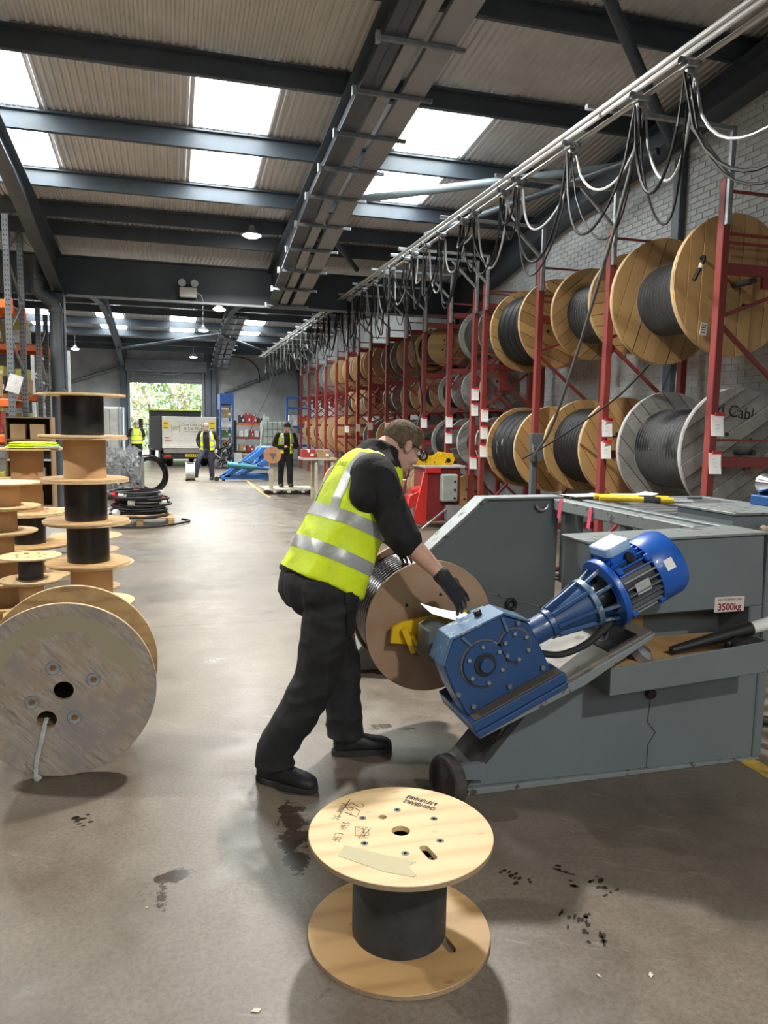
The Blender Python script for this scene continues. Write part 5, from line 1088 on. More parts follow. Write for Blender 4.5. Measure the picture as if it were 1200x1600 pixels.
stand = dict(pel=(0, 0, .95), neck=(0, -.02, 1.48), head=(0, -.05, 1.63), look=(0, -1, -.15), crown=(0, -.1, 1), hipR=(-.09, 0, .92), hipL=(.09, 0, .92), kneeR=(-.11, -.02, .5), kneeL=(.11, -.02, .5), ankR=(-.12, .02, .1), ankL=(.13, .02, .1),
    shR=(-.19, 0, 1.41), shL=(.19, 0, 1.41), elR=(-.27, .03, 1.14), elL=(.27, .03, 1.14), wrR=(-.27, -.12, .95), wrL=(.27, -.12, .95))
NAVY = P('navy work trousers', (.018, .022, .04), .8, 0, .2, 8, .3, 20)
small_person((-1.13, 29, 0), PI, 'bald man in yellow hi-vis vest seen from behind at left', dict(stand, elR=(-.26, -.03, 1.14), wrR=(-.2, -.25, 1.05), elL=(.26, -.03, 1.14), wrL=(.2, -.25, 1.05), look=(0, -1, -.35)), dict(vest='full', sleeve=.5), P('ruddy skin', (.55, .3, .24), .5))
small_person((1.12, 23.4, 0), -.25, 'man with open hi-vis vest stepping on a white reel by the truck', dict(stand, neck=(0, -.1, 1.46), head=(0, -.2, 1.58), look=(-.1, -1, -.7), crown=(0, -.6, .8), ankR=(-.3, -.28, .17), kneeR=(-.22, -.25, .58), footR=(-.75, -.65, 0), elR=(-.3, .08, 1.18), wrR=(-.22, -.02, .98), elL=(.3, .05, 1.17), wrL=(.28, -.02, .95)), dict(vest='open', gap=.1, sleeve=1, trousers=NAVY), hairm=P('grey hair', (.2, .18, .16), .9, 0, .2))
small_person((2.82, 18.95, .135), .1, 'dark haired man with open hi-vis vest looking down beside a small drum', dict(stand, pel=(0, 0, .9), neck=(0, -.06, 1.36), head=(0, -.14, 1.49), look=(0, -1, -.75), crown=(0, -.6, .8), hipR=(-.09, 0, .86), hipL=(.09, 0, .86), kneeR=(-.12, -.02, .47), kneeL=(.11, -.02, .47), shR=(-.19, -.03, 1.3), shL=(.19, -.03, 1.3), elR=(-.27, .0, 1.03), elL=(.28, .0, 1.03), wrR=(-.1, -.24, 1.02), wrL=(.12, -.26, 1.05)), dict(vest='open', gap=.08, sleeve=1), hairm=P('black hair', (.015, .013, .012), .8, 0, .2))
# ================================================================== LEFT RACKING, ROWS RUNNING AWAY FROM THE AISLE
UPG = P('grey rack upright', (.17, .185, .2), .45, .3, .12, 6)
KR = P('kraft carton', (.42, .27, .14), .8, 0, .12, 4); KW = P('white carton', (.68, .68, .67), .7, 0, .06, 4); KD = P('dark carton', (.05, .045, .045), .7, 0, .1); KY = P('yellow tin', (.55, .5, .05), .5, 0, .1); KG = P('green carton', (.1, .22, .08), .7, 0, .1); KREDC = P('red carton', (.4, .04, .04), .7, 0, .1); KB = P('blue carton', (.05, .22, .5), .6, 0, .1)
TAPE = P('parcel tape', (.5, .38, .22), .35)
def carton(x, y, z, w_, d_, h_, m, label, group, rz=0, lid=True):
    t = thing('carton', label, 'box', (x, y, z), rz, group); MB().box(-w_ / 2, w_ / 2, -d_ / 2, d_ / 2, 0, h_).build('carton_body', m, t, .006)
    if lid: MB().box(-w_ * .08, w_ * .08, -d_ / 2 - .002, d_ / 2, h_ - .06, h_ + .002).build('tape_strip', TAPE if m is KR else PAPER, t); MB().box(w_ * .15, w_ * .4, -d_ / 2 - .003, -d_ / 2, h_ * .2, h_ * .5).build('box_label', PAPER, t)
    return t
post6 = {}
def upright_mesh(h):
    if h not in post6:
        mb = MB().box(-.045, .045, -.045, -.04, 0, h).box(-.045, -.04, -.045, .045, 0, h).box(.04, .045, -.045, .045, 0, h); n = int(h / .075)
        mb.mi = 1
        for k in range(n):
            for s_ in (-.02, .02): mb.box(s_ - .007, s_ + .007, -.047, -.0455, k * .075 + .02, k * .075 + .045)
            mb.box(.0455, .047, -.02, -.006, k * .075 + .02, k * .075 + .045).box(.0455, .047, .008, .022, k * .075 + .02, k * .075 + .045)
        post6[h] = mb.mesh('upright', [UPG, BLACK])
    return post6[h]
def pallet_rack(y0, y1, x0, h, nb, levels, label, bw=2.3, beam=ORANGE):
    t = thing('pallet_rack', label, 'rack', (x0, (y0 + y1) / 2, 0), 0, 'pallet racks left of the aisle'); dy = (y1 - y0) / 2
    for k in range(nb + 1):
        for s_ in (-dy, dy): link('upright', upright_mesh(h), t, (-k * bw, s_, 0))
        n = int(h / .6)
        for j in range(n):
            a, c = (-dy, dy) if j % 2 else (dy, -dy); MB().bar((-k * bw, a, .1 + j * .6), (-k * bw, c, .65 + j * .6), .03, .03).build('lattice_brace', GALV, t)
    for k in range(nb):
        for z in levels:
            for s_ in (-dy, dy): MB().box(-(k + 1) * bw + .045, -k * bw - .045, s_ - .025, s_ + .025, z - .11, z).build('beam', beam, t, .004)
            MB().box(-(k + 1) * bw + .05, -k * bw - .05, -dy, dy, z, z + .02).build('shelf_deck', P('chipboard deck', (.36, .26, .16), .8), t)
    for s_ in (-dy, dy): MB().box(-.05, .06, s_ - .04, s_ + .04, levels[-1] - .2, levels[-1] + .04).build('beam_connector', beam, t, .004)
    return t
pallet_rack(13.2, 14.35, -2.38, 4.85, 2, (.35, 1.45, 2.02, 3.55), 'tall grey and orange pallet rack nearest at left')
pallet_rack(16.8, 17.8, -2.5, 3.95, 2, (.35, 1.3, 2.2, 3.2), 'lower grey and orange pallet rack behind the downpipe column')
pallet_rack(11.1, 12.0, -2.42, 4.7, 1, (1.5, 3.4), 'pallet rack end at the left edge of the view', beam=P('red sign orange', (.6, .09, .03), .5))
rb = random.Random(21); nb_ = 0
for (yy, zl, xs, nm) in ((13.5, (2.04, 3.57, 1.47, .37), (-2.75, -3.15, -3.55, -3.95, -4.35), 'nearest left rack'), (17.05, (2.22, 3.22, 1.32), (-2.85, -3.3, -3.75), 'left rack behind the column')):
    for z in zl:
        for i, x in enumerate(xs):
            m, mn = rb.choice(((KR, 'brown'), (KR, 'brown'), (KY, 'yellow'), (KW, 'white'), (KD, 'dark'), (KREDC, 'red'), (KG, 'green')))
            w_, h_ = rb.uniform(.26, .36), rb.uniform(.25, .5); lv = {2.04: 'second', 3.57: 'top', 1.47: 'third', .37: 'bottom', 2.22: 'second', 3.22: 'top', 1.32: 'third'}[z]
            carton(x, yy, z + .021, w_, .4, h_, m, '%s box, %s shelf of the %s, %s in' % (mn, lv, nm, ordinal(i)), 'boxes on the left racks')
            if h_ < .38: carton(x, yy, z + .022 + h_, w_ * .8, .34, .2, KY if m is not KY else KW, 'small box stacked on another, %s shelf of the %s, %s in' % (lv, nm, ordinal(i)), 'boxes on the left racks')
tag(MB().box(-.1, .1, -.004, 0, -.28, 0).build('poly_sleeve', MILK, None, loc=(-2.28, 13.1, 2.4), rot=(.05, .3, 0)), 'translucent document sleeve hanging on the nearest grey upright', 'document sleeve')
tag(MB().box(-.08, .08, -.004, 0, 0, .4).build('red_sign', P('sign red', (.6, .03, .04), .5), None, loc=(-2.5, 11.03, 3.0)), 'red sign at the left edge on a rack upright', 'sign')
# white racking and cabinets beyond the column
WS = P('white steel', (.66, .68, .68), .45)
t = thing('white_rack', 'white lattice rack end between downpipe and racks', 'rack', (-3.3, 22.4, 0))
for x in (-.2, .7):
    MB().box(x - .04, x + .04, -.04, .04, 0, 3.6).build('post', WS, t)
for k in range(5): MB().bar((-.2, 0, .3 + k * .65), (.7, 0, .95 + k * .65 - (0 if k % 2 else 0)), .04).build('lattice_brace', WS, t); MB().bar((.7, 0, .3 + k * .65), (-.2, 0, .95 + k * .65), .04).build('lattice_brace', WS, t)
for i, (x, z, w_, h_) in enumerate(((-2.5, 0, .5, 1.2), (-2.9, 0, .4, 2.3), (-2.2, 1.35, .3, .7), (-2.25, 0, .34, 1.3))):
    carton(x, 23.2 + i * .5, z if z == 0 else 0, w_, .4, h_ + z, (KW, KW, KR, KW)[i], ('white packing case beyond the downpipe, widest', 'tall white packing case beyond the downpipe', 'tall brown case beyond the downpipe', 'white packing case nearest the aisle beyond the downpipe')[i], 'packing cases beyond the column')
t = thing('white_cabinet', 'white double cabinet with blue grey door edges behind the tallest spool stack', 'cabinet', (-1.62, 22.3, 0)); MB().box(-.3, .42, -.25, .25, 0, 2.1).build('body', WS, t, .01)
for s_ in (-.29, .07): d_ = MB().box(s_, s_ + .34, -.27, -.25, .06, 2.06).build('door', P('cabinet door grey', (.5, .52, .5), .5), t, .006); MB().box(s_ + .28, s_ + .3, -.29, -.27, 1, 1.15).build('handle', BLACK, d_)
for x in (.3, .38, .44): MB().box(x, x + .03, -.28, -.25, 0, 2.1).build('edge_strip', P('blue grey strip', (.3, .36, .42), .4), t)
t = thing('plywood_shelf', 'brown plywood shelf unit behind the stacked spools', 'shelf', (-2.0, 12.4, 0)); PW = P('brown board', (.3, .19, .1), .7, 0, .15, 5)
for x in (-.32, .3): MB().box(x, x + .02, -.2, .2, 0, 1.75).build('side', PW, t)
for z in (.05, .4, .75, 1.1, 1.4, 1.73): MB().box(-.3, .3, -.2, .2, z, z + .02).build('shelf', WS if z in (1.1,) else PW, t)
MB().box(-.32, .32, .19, .2, 0, 1.75).build('back', P('dark back', (.1, .07, .05), .8), t)
for i, (x, z, m) in enumerate(((-.15, 1.42, KR), (.12, 1.42, KR), (.1, .77, KW), (-.12, .77, KB), (.05, .42, KW))): carton(-2.0 + x, 12.32, z, .2, .2, .22, m, ('left box on the top of the plywood shelf', 'right box on the top of the plywood shelf', 'white box low on the plywood shelf', 'blue box low on the plywood shelf', 'white box at the bottom of the plywood shelf')[i], 'boxes in the plywood shelf', lid=False)
for i, (x, y, w_, h_, m, lab) in enumerate(((-1.55, 10.6, .5, .55, KW, 'large white carton on the floor behind the spool stacks'), (-1.0, 10.9, .35, .45, KW, 'white carton with small print behind the tallest stack'), (-1.9, 10.2, .4, .4, KW, 'white carton nearest the left edge on the floor'))): carton(x, y, 0, w_, .4, h_, m, lab, 'cartons on the floor at left')
# ================================================================== WIRE CAGE, COILS, PALLET
t = thing('wire_cage', 'galvanised wire cage full of crumpled clear plastic', 'cage', (-1.04, 17.8, 0))
W6, D6, H6 = .46, .42, .92
for x in (-W6, W6):
    for y in (-D6, D6): MB().box(x - .02, x + .02, y - .02, y + .02, 0, H6).build('post', GALV, t)
wire_h = MB().cyl((-W6, 0, 0), (W6, 0, 0), .005, n=5, caps=False).mesh('wire', GALV); wire_v = MB().cyl((0, 0, .1), (0, 0, H6), .005, n=5, caps=False).mesh('wire', GALV); wire_d = MB().cyl((0, -D6, 0), (0, D6, 0), .005, n=5, caps=False).mesh('wire', GALV)
for k in range(9): link('wire', wire_h, t, (0, -D6, .12 + k * .1)); link('wire', wire_d, t, (W6, 0, .12 + k * .1))
for k in range(10): link('wire', wire_v, t, (-W6 + .046 + k * .092, -D6, 0)); link('wire', wire_v, t, (W6, -D6 + k * .092, 0))
MB().box(-W6, W6, -D6, D6, .08, .1).build('base', DARKGALV, t)
t = thing('plastic_waste', 'heap of crumpled clear plastic inside the wire cage', 'plastic', (-1.04, 17.8, .11)); mb = MB(); n = 26; rc = random.Random(4)
CLR, nt, b = nodes('clear crumpled film'); b.inputs['Base Color'].default_value = (.78, .82, .84, 1); b.inputs['Roughness'].default_value = .15; b.inputs['Alpha'].default_value = .75; b.inputs['Specular IOR Level'].default_value = 1
L(nt, ramp(nt, noise_t(nt, coords(nt), 9, 6, .8, 2), ((.3, (.3, .32, .33)), (.5, (.75, .78, .8)), (.65, (.96, .97, .98)))), b.inputs['Base Color']); bump(nt, b, noise_t(nt, coords(nt), 12, 5, .7, 2), 1, .05)

for k in range(120):
    c = Vector((rc.uniform(-.4, .4), rc.uniform(-.36, .36), rc.uniform(.06, .86))); d = Vector((rc.uniform(-1, 1), rc.uniform(-1, 1), rc.uniform(-1, 1))).normalized(); w_ = d.orthogonal().normalized() * rc.uniform(.03, .09); pts = []
    for q in range(7):
        e = Vector((max(-.43, min(.43, c.x)), max(-.39, min(.39, c.y)), max(.01, min(1.0, c.z)))); pts += [e - w_, e + w_]; c = c + d * .055; d = (d + Vector((rc.uniform(-.6, .6), rc.uniform(-.6, .6), rc.uniform(-.6, .6)))).normalized(); w_ = (w_ + Vector((rc.uniform(-.04, .04), rc.uniform(-.04, .04), rc.uniform(-.04, .04))))
    mb.add([(max(-.43, min(.43, p_.x)), max(-.39, min(.39, p_.y)), max(.005, p_.z)) for p_ in pts], [(2 * q, 2 * q + 1, 2 * q + 3, 2 * q + 2) for q in range(6)])
o = mb.build('film', CLR, t, smooth=False); o['kind'] = 'stuff'
def coil(name, loc, R, n, r, label, tilt=(0, 0, 0), seed=0, spread=.05, mats=CABLE, ties=0, cat='cable coil', group=None, zs=.9):
    t = thing(name, label, cat, loc, 0, group, rot=tilt); rc = random.Random(seed)
    for k in range(n):
        ph = rc.uniform(0, 6); rr_ = R * rc.uniform(.78, 1.05); zz = r + k * r * 2 * zs; pts = [(rr_ * (1 + .05 * math.sin(2 * a + ph)) * math.cos(a), rr_ * (1 + .05 * math.cos(3 * a + ph)) * math.sin(a), zz + spread * .3 * math.sin(a + ph)) for a in [2 * PI * j / 36 for j in range(36)]]
        MB().tube(pts, r, 7, True).build('cable_loop', mats, t)
    for k in range(ties): a = rc.uniform(0, 2 * PI); MB().cyl((R * .95 * math.cos(a) - .05 * math.sin(a), R * .95 * math.sin(a) + .05 * math.cos(a), n * r), (R * .95 * math.cos(a) + .05 * math.sin(a), R * .95 * math.sin(a) - .05 * math.cos(a), n * r), r * 2.2, n=8).build('tie', rc.choice((TAGR, PAPER)), t)
    return t
def pallet(loc, rz, label, L_=1.1, D_=.9, mat=None, mat_group='pallets'):
    t = thing('pallet', label, 'pallet', loc, rz, mat_group); m = mat or PINE2
    for k in range(5): y = -D_ / 2 + (k + .5) * D_ / 5; MB().box(-L_ / 2, L_ / 2, y - .05, y + .05, .11, .13).build('deck_board', m, t)
    for x in (-L_ / 2 + .05, 0, L_ / 2 - .05):
        MB().box(x - .05, x + .05, -D_ / 2, D_ / 2, .09, .11).build('stringer', m, t)
        for y in (-D_ / 2 + .06, 0, D_ / 2 - .06): MB().box(x - .05, x + .05, y - .06, y + .06, .0, .09).build('block', m, t)
pallet((-.5, 13.3, 0), .05, 'wooden pallet under the heap of black cable coils')
for i, (x, y, z, R, n, r) in enumerate(((-.5, 13.3, .131, .5, 4, .022), (-.46, 13.35, .3, .46, 4, .02), (-.55, 13.25, .455, .42, 3, .02))): coil('cable_coil', (x, y, z), R, n, r, ('widest coil of black cable lying on the floor pallet', 'middle coil of black cable on the floor pallet', 'topmost coil of black cable on the floor pallet')[i], seed=i, ties=4, group='coils on the floor pallet', spread=.03)
tag(MB().tube(spline([(-.9, 12.6, .03), (-.4, 12.55, .025), (.0, 12.75, .03), (.2, 13.0, .03), (.32, 13.25, .03), (.2, 13.5, .03)], 6), .02, 7).build('cable_tail', CABLE), 'loose cable tail curling on the floor beside the coil pallet', 'cable')
coil('cable_coil', (-.48, 18.75, .47), .43, 5, .022, 'standing coil of black cable leaning by the wire cage', (PI / 2 - .12, 0, .5), 9, group=None)
tag(MB().tube([(-1.2 + .035 * math.cos(k * PI / 6), 12.0, 1.97 + .035 * math.sin(k * PI / 6)) for k in range(12)], .02, 8, True).build('tape_roll', KREDC), 'roll of red tape', 'tape') if False else None
# ================================================================== TRUCK
TK = thing('truck', 'dark flatbed truck backed in with its white tail lift raised', 'truck', (.78, 30.5, 0), .14)
DKT = P('truck dark grey', (.022, .024, .027), .5, 0, .15); TLW = P('tail lift white', (.68, .66, .6), .5, 0, .08, 3); CHR = P('truck chassis', (.012, .012, .012), .6)
tl = MB().box(-1.04, 1.04, -.04, .02, .78, 1.94).build('tail_lift', TLW, TK, .012)
for k in range(1, 5): MB().box(-1.03, 1.03, -.044, -.04, .78 + k * .24, .786 + k * .24).build('panel_groove', P('groove grey', (.4, .39, .36), .6), tl)
MB().box(-1.05, 1.05, -.16, -.04, .72, .78).build('lift_lip', P('lip white', (.82, .82, .8), .4), tl, .006)
MB().box(-1.0, 1.0, -.1, .02, .52, .72).build('lift_beam', P('lift grey', (.25, .25, .24), .5), TK, .01)
KIN = P('truck print', (.1, .1, .1), .6, 0, 0)
text('lettering', 'Clyde Cable Supplies', .14, KIN, tl, (-.3, -.046, 1.62), squash=.85, align='LEFT'); text('lettering', '01236 795 45', .16, KIN, tl, (-.2, -.046, 1.47), squash=.85, bold=.002, align='LEFT'); MB().box(-.18, .6, -.045, -.041, 1.345, 1.365).build('logo_bar', KIN, tl)
for x in (-.68, -.38): MB().box(x - .01, x + .01, -.046, -.041, 1.32, 1.66).build('logo_bar', KIN, tl)
for k in range(4): MB().bar((-.645 + k * .06, -.044, 1.4), (-.59 + k * .06, -.044, 1.58), .016, .004, (0, 1, 0)).build('logo_stroke', KIN, tl)
for x in (-.9, .88): 
    s_ = MB().box(x - .12, x + .12, -.047, -.041, 1.46, 1.76).build('warning_sticker', P('sticker yellow', (.85, .62, .02), .5), tl)
    for z in (1.48, 1.66): MB().box(x - .08, x + .08, -.05, -.047, z, z + .04).build('sticker_line', KIN, s_)
MB().box(-.95, -.78, -.045, -.041, 1.1, 1.14).build('logo_stroke', KREDC, tl); MB().box(-.95, -.7, -.045, -.041, .98, 1.01).build('logo_stroke', KREDC, tl)
for x in (-1.1, 1.06): MB().box(x, x + .04, -.02, 3.6, .62, 1.95 if x < 0 else 1.9).build('bed_side', DKT, TK, .01)
MB().box(-1.08, 1.08, 0, 4.2, .62, .72).build('bed', DKT, TK); MB().box(-.4, .4, .1, 5.6, .42, .6).build('chassis', CHR, TK)
hb = MB().box(-1.1, 1.1, 3.5, 3.58, .7, 2.2).build('headboard', DKT, TK, .01); MB().box(-1.12, 1.12, 3.46, 3.6, 2.2, 2.27).build('headboard_rail', P('lime rail', (.5, .52, .05), .5), hb, .01)
for x in (-1.1, 1.08): MB().box(x, x + .03, 3.5, 3.6, 2.2, 2.45).build('stake', DKT, TK)
cab = MB().prism([(3.7, .5), (3.7, 2.15), (4.6, 2.15), (5.2, 1.35), (5.6, 1.2), (5.6, .5)], -.95, .95, 'YZ').build('cab', P('cab white', (.6, .61, .62), .35), TK, .05)
mr = MB().box(-1.42, -1.24, 4.5, 4.56, 1.45, 1.85).build('mirror', BLACK, TK, .02); MB().bar((-1.25, 4.55, 1.6), (-.95, 4.6, 1.6), .04).build('mirror_arm', BLACK, mr)
MB().box(-1.05, 1.05, -.06, .04, .3, .5).build('bumper', CHR, TK, .01)
for x in (-.85, .85): MB().box(x - .14, x + .14, -.08, -.05, .36, .46).build('tail_light', P('tail lamp red', (.5, .03, .03), .3), TK, .01)
np_ = MB().box(-.18, .34, -.075, -.06, .38, .49).build('number_plate', P('plate yellow', (.75, .58, .04), .4), TK)
for k in range(7): MB().box(-.13 + k * .065 + (.02 if k > 3 else 0), -.085 + k * .065 + (.02 if k > 3 else 0), -.078, -.075, .4, .47).build('plate_mark', KIN, np_)
for y in (.75, 4.7):
    for x in (-.95, -.68, .68, .95) if y < 2 else (-.85, .85):
        wl = MB().cyl((x - .11, y, .36), (x + .11, y, .36), .36, n=30).build('wheel', RUBBER, TK, .03); MB().cyl((x - .115, y, .36), (x + .115, y, .36), .18, n=20).build('wheel_hub', GALV, wl)
# white reel at the man's foot
t = thing('small_reel', 'small white reel standing at the foot of the man by the truck', 'reel', (.6, 23.15, 0))
for x in (-.13, .11): MB().lathe([(.17, 0), (.27, 0), (.27, .02), (.17, .02)], 28).build('rim', WHITE, t, loc=(x, 0, .27), rot=(0, PI / 2, 0))
MB().cyl((-.12, 0, .27), (.12, 0, .27), .24, n=24).build('winding', P('pale winding', (.6, .6, .56), .6, 0, .1), t); MB().box(-.125, .125, -.1, .1, .49, .53).build('label_band', BLACK, t, .01)
for k in range(2): MB().box(-.14, .14, -.14 + k * .24, -.1 + k * .24, 0, .02).build('stand_foot', BLACK, t)
# ================================================================== BLUE REEL STAND
BM = thing('reel_stand', 'blue hydraulic reel lifting stand on the floor beyond the aisle', 'machine', (2.2, 22.7, 0)); BLU = P('stand blue', (.025, .13, .42), .4, 0, .12, 4)
for y in (-.05, .75):
    MB().prism([(-.72, .06), (.75, .06), (.75, .2), (-.5, .2), (-.72, .14)], y, y + .08, 'XZ').build('base_beam', BLU, BM, .01)
    MB().prism([(-.7, .12), (-.5, .12), (.6, .88), (.8, 1.02), (.45, 1.02), (.35, .9)], y, y + .08, 'XZ').build('lift_arm', BLU, BM, .01)
    MB().prism([(-.2, .2), (.0, .2), (.75, .62), (.75, .78)], y, y + .06, 'XZ').build('strut', BLU, BM, .01)
MB().prism([(.35, .55), (.8, .55), (.8, 1.04), (.45, 1.04)], .0, .75, 'XZ').build('head_box', BLU, BM, .02)
MB().cyl((-.55, -.1, .5), (.3, -.1, .42), .09, n=16).build('ram', P('teal ram', (.03, .2, .25), .4), BM); MB().cyl((.3, -.1, .42), (.7, -.1, .38), .06, n=14).build('ram_rod', BLU, BM)
MB().tube(spline([(-.3, -.12, .5), (-.1, -.16, .6), (.2, -.14, .5), (.5, -.14, .45)]), .02).build('hose', BLACK, BM)
for x in (-.86, ): w_ = MB().cyl((x, -.05, .07), (x, .03, .07), .07, n=18).build('castor', BLACK, BM); MB().bar((x, 0, .09), (-.68, 0, .12), .04).build('castor_arm', BLACK, BM)
for x, y in ((-.66, -.02), (.7, -.02), (.7, .8), (-.66, .8)): MB().box(x - .04, x + .04, y - .05, y + .05, 0, .07).build('foot', BLACK, BM)
# ================================================================== PLATFORM TRUCK WITH SMALL DRUM
CRM = P('cream paint', (.55, .5, .38), .55, 0, .12, 6)
t = thing('platform_trolley', 'cream platform trolley with upright post beneath the dark haired man', 'trolley', (2.85, 18.8, 0)); MB().box(-.62, .62, -.5, .5, .09, .13).build('deck', CRM, t, .006)
for k in range(7): MB().box(-.6 + k * .175, -.52 + k * .175, -.51, -.5, .04, .1).build('hazard_block', BLACK if k % 2 == 0 else WHITE, t)
for x in (-.5, .5):
    for y in (-.4, .4): MB().cyl((x, y - .03, .045), (x, y + .03, .045), .045, n=14).build('castor', BLACK, t)
MB().box(-.5, -.4, -.35, -.27, .13, .86).build('post', CRM, t, .006)
t = thing('small_drum', 'small orange wood drum mounted on the trolley post', 'drum', (2.42, 18.4, .96))
for y in (-.09, .06): MB().cyl((0, y, 0), (0, y + .015, 0), .205, n=36).build('flange', P('salmon wood', (.62, .32, .17), .6, 0, .15, 8), t, .002)
MB().cyl((0, -.08, 0), (0, .06, 0), .09, n=20).build('barrel', MDF, t); MB().cyl((0, -.11, 0), (0, .2, 0), .05, n=12).build('hub', DARKGALV, t); MB().cyl((0, .0, -.13), (0, .05, -.09), .03, n=8).build('hub_clamp', DARKGALV, t)
for k in range(3): a = k * 2.1 + .5; MB().bar((0, -.1, 0), (.09 * math.cos(a), -.1, .09 * math.sin(a)), .025).build('hub_arm', DARKGALV, t)
t = thing('trestle', 'cream wooden trestle bench behind the worker', 'bench', (3.25, 17.2, 0))
MB().box(-.35, .45, -.3, .3, .9, .96).build('top', CRM, t, .006)
for s_ in (-1, 1):
    MB().bar((-.02, s_ * .25, 0), (-.02, s_ * .2, .9), .11, .06).build('leg', CRM, t); MB().bar((.35, s_ * .25, 0), (.35, s_ * .2, .9), .11, .06).build('leg', CRM, t)
for i, (x, m, lab) in enumerate(((-.2, KREDC, 'red crate on the cream trestle'), (.15, KR, 'brown crate on the cream trestle'))): carton(3.25 + x, 17.1, .961, .3, .3, .18, m, lab, 'crates on the trestle')
drum((3.62, 15.9, .43), .43, .3, 'tan', 'tan plywood drum on the floor just behind the worker', .6, 6, .5, group=None, axle=False, planks=False, bolts=False)
# ================================================================== END WALL SHELVES
BLR = P('blue rack paint', (.02, .09, .32), .45)
t = thing('blue_rack', 'tall blue shelving with brown boxes right of the loading door', 'shelf', (2.35, 33.2, 0))
for x in (-.25, .25):
    for y in (-.9, .9): MB().box(x - .03, x + .03, y - .03, y + .03, 0, 2.95).build('post', BLR, t)
for z in (.3, .7, 1.1, 1.5, 1.95, 2.4): MB().box(-.25, .25, -.9, .9, z, z + .04).build('shelf', P('rack shelf steel', (.2, .22, .24), .5), t)
MB().box(-.25, .25, -.9, -.86, 2.5, 2.95).build('end_panel', BLR, t); MB().box(-.26, -.24, -.9, .9, 2.3, 2.95).build('side_panel', BLR, t)
for i, z in enumerate((.34, .74, 1.14, 1.54, 1.99, 2.44)): carton(2.35, 32.6, z, .4, .4, .28, (KG, KR, KG, KW, KR, KR)[i], 'box on the blue shelving, %s level from the floor' % ordinal(i), 'boxes on the blue shelving')
t = thing('long_shelf', 'orange beam shelving with mixed boxes along the end wall', 'shelf', (3.45, 32.4, 0))
for x in (-.75, .75):
    for y in (-.3, .3): MB().box(x - .03, x + .03, y - .03, y + .03, 0, 1.85).build('post', DKT, t)
for z, m in ((.55, DKT), (1.15, REDRACK), (1.72, ORANGE)):
    for y in (-.3, .3): MB().box(-.75, .75, y - .02, y + .02, z - .08, z).build('beam', m, t)
    MB().box(-.72, .72, -.3, .3, z, z + .015).build('deck', MDF, t)
rb = random.Random(8)
for z, n_, nm in ((.566, 4, 'bottom'), (1.166, 6, 'middle'), (1.736, 5, 'top')):
    for k in range(n_):
        m, mn = rb.choice(((KW, 'white'), (KR, 'brown'), (KD, 'black'), (KREDC, 'red'), (KW, 'white'))); w_ = 1.3 / n_; carton(2.81 + w_ * (k + .5), 32.3, z, w_ * .85, .35, rb.uniform(.2, .42), m, '%s box on the %s deck of the orange shelving, %s from the left' % (mn, nm, ordinal(k)), 'boxes on the orange shelving')
for i, (x, m, h_) in enumerate(((2.75, KW, .5), (3.1, KR, .45), (3.35, KB, .5), (3.6, KR, .4))): carton(x, 31.75, 0, .3, .3, h_, m, ('white', 'brown', 'blue', 'tan')[i] + ' box on the floor before the orange shelving', 'boxes on the floor by the end wall')
t = thing('ibc_tank', 'translucent green white tank in a wire cage by the end wall', 'tank', (4.25, 31.2, 0)); TKM = P('milky tank plastic', (.5, .62, .55), .4)
MB().box(-.6, .6, -.5, .5, .14, 1.85).build('bottle', TKM, t, .08, seg=3); MB().box(-.62, .62, -.52, .52, 0, .14).build('pallet_base', DARKGALV, t)
for k in range(7): MB().box(-.63 + k * .2, -.6 + k * .2, -.53, -.51, .14, 1.9).build('cage_bar', GALV, t)
for k in range(6): MB().box(-.63, .63, -.545, -.53, .3 + k * .3, .325 + k * .3).build('cage_bar', GALV, t)
t = thing('flag_pole', 'leaning white pole beside the tank', 'pole', (3.45, 30.6, 0)); MB().cyl((0, 0, 0), (.25, 0, 2.1), .025, n=8).build('shaft', WS, t); MB().prism([(.2, 1.7), (.26, 2.1), (.16, 1.75)], -.01, .01, 'XZ').build('tip', WS, t)
t = thing('bicycle_rack', 'tangle of dark equipment standing by the blue shelving', 'equipment', (2.05, 29.2, 0))
rt_ = random.Random(2)
for k in range(14): MB().tube(spline([(rt_.uniform(-.35, .35), rt_.uniform(-.3, .3), rt_.uniform(0, .2)), (rt_.uniform(-.35, .35), rt_.uniform(-.3, .3), rt_.uniform(.3, .7)), (rt_.uniform(-.3, .3), rt_.uniform(-.2, .2), rt_.uniform(.6, 1.05))], 4), .03, 6).build('bent_tube', rt_.choice((BLACK, DARKGALV, BLACK)), t)
MB().box(-.4, .4, -.35, .35, 0, .06).build('base', BLACK, t)
t = thing('blue_end_rack', 'blue framed end rack with white packs past the red racking', 'rack', (5.4, 32.5, 0))
for x in (-.5, .5): MB().box(x - .04, x + .04, -.04, .04, 0, 2.9).build('post', BLR, t)
for z in (.8, 1.6, 2.4, 2.85): MB().box(-.5, .5, -.03, .03, z - .05, z + .05).build('beam', BLR, t); MB().box(-.48, .48, .03, .6, z, z + .02).build('deck', MDF, t)
for i, (x, z) in enumerate(((-.25, .82), (.2, .82), (-.2, 1.62), (.25, 1.62))): carton(5.4 + x, 32.85, z + .001, .36, .35, .5, (KW, KW, KW, ORANGE)[i], ('left white pack low on the blue end rack', 'right white pack low on the blue end rack', 'white pack high on the blue end rack', 'orange pack high on the blue end rack')[i], 'packs on the blue end rack')
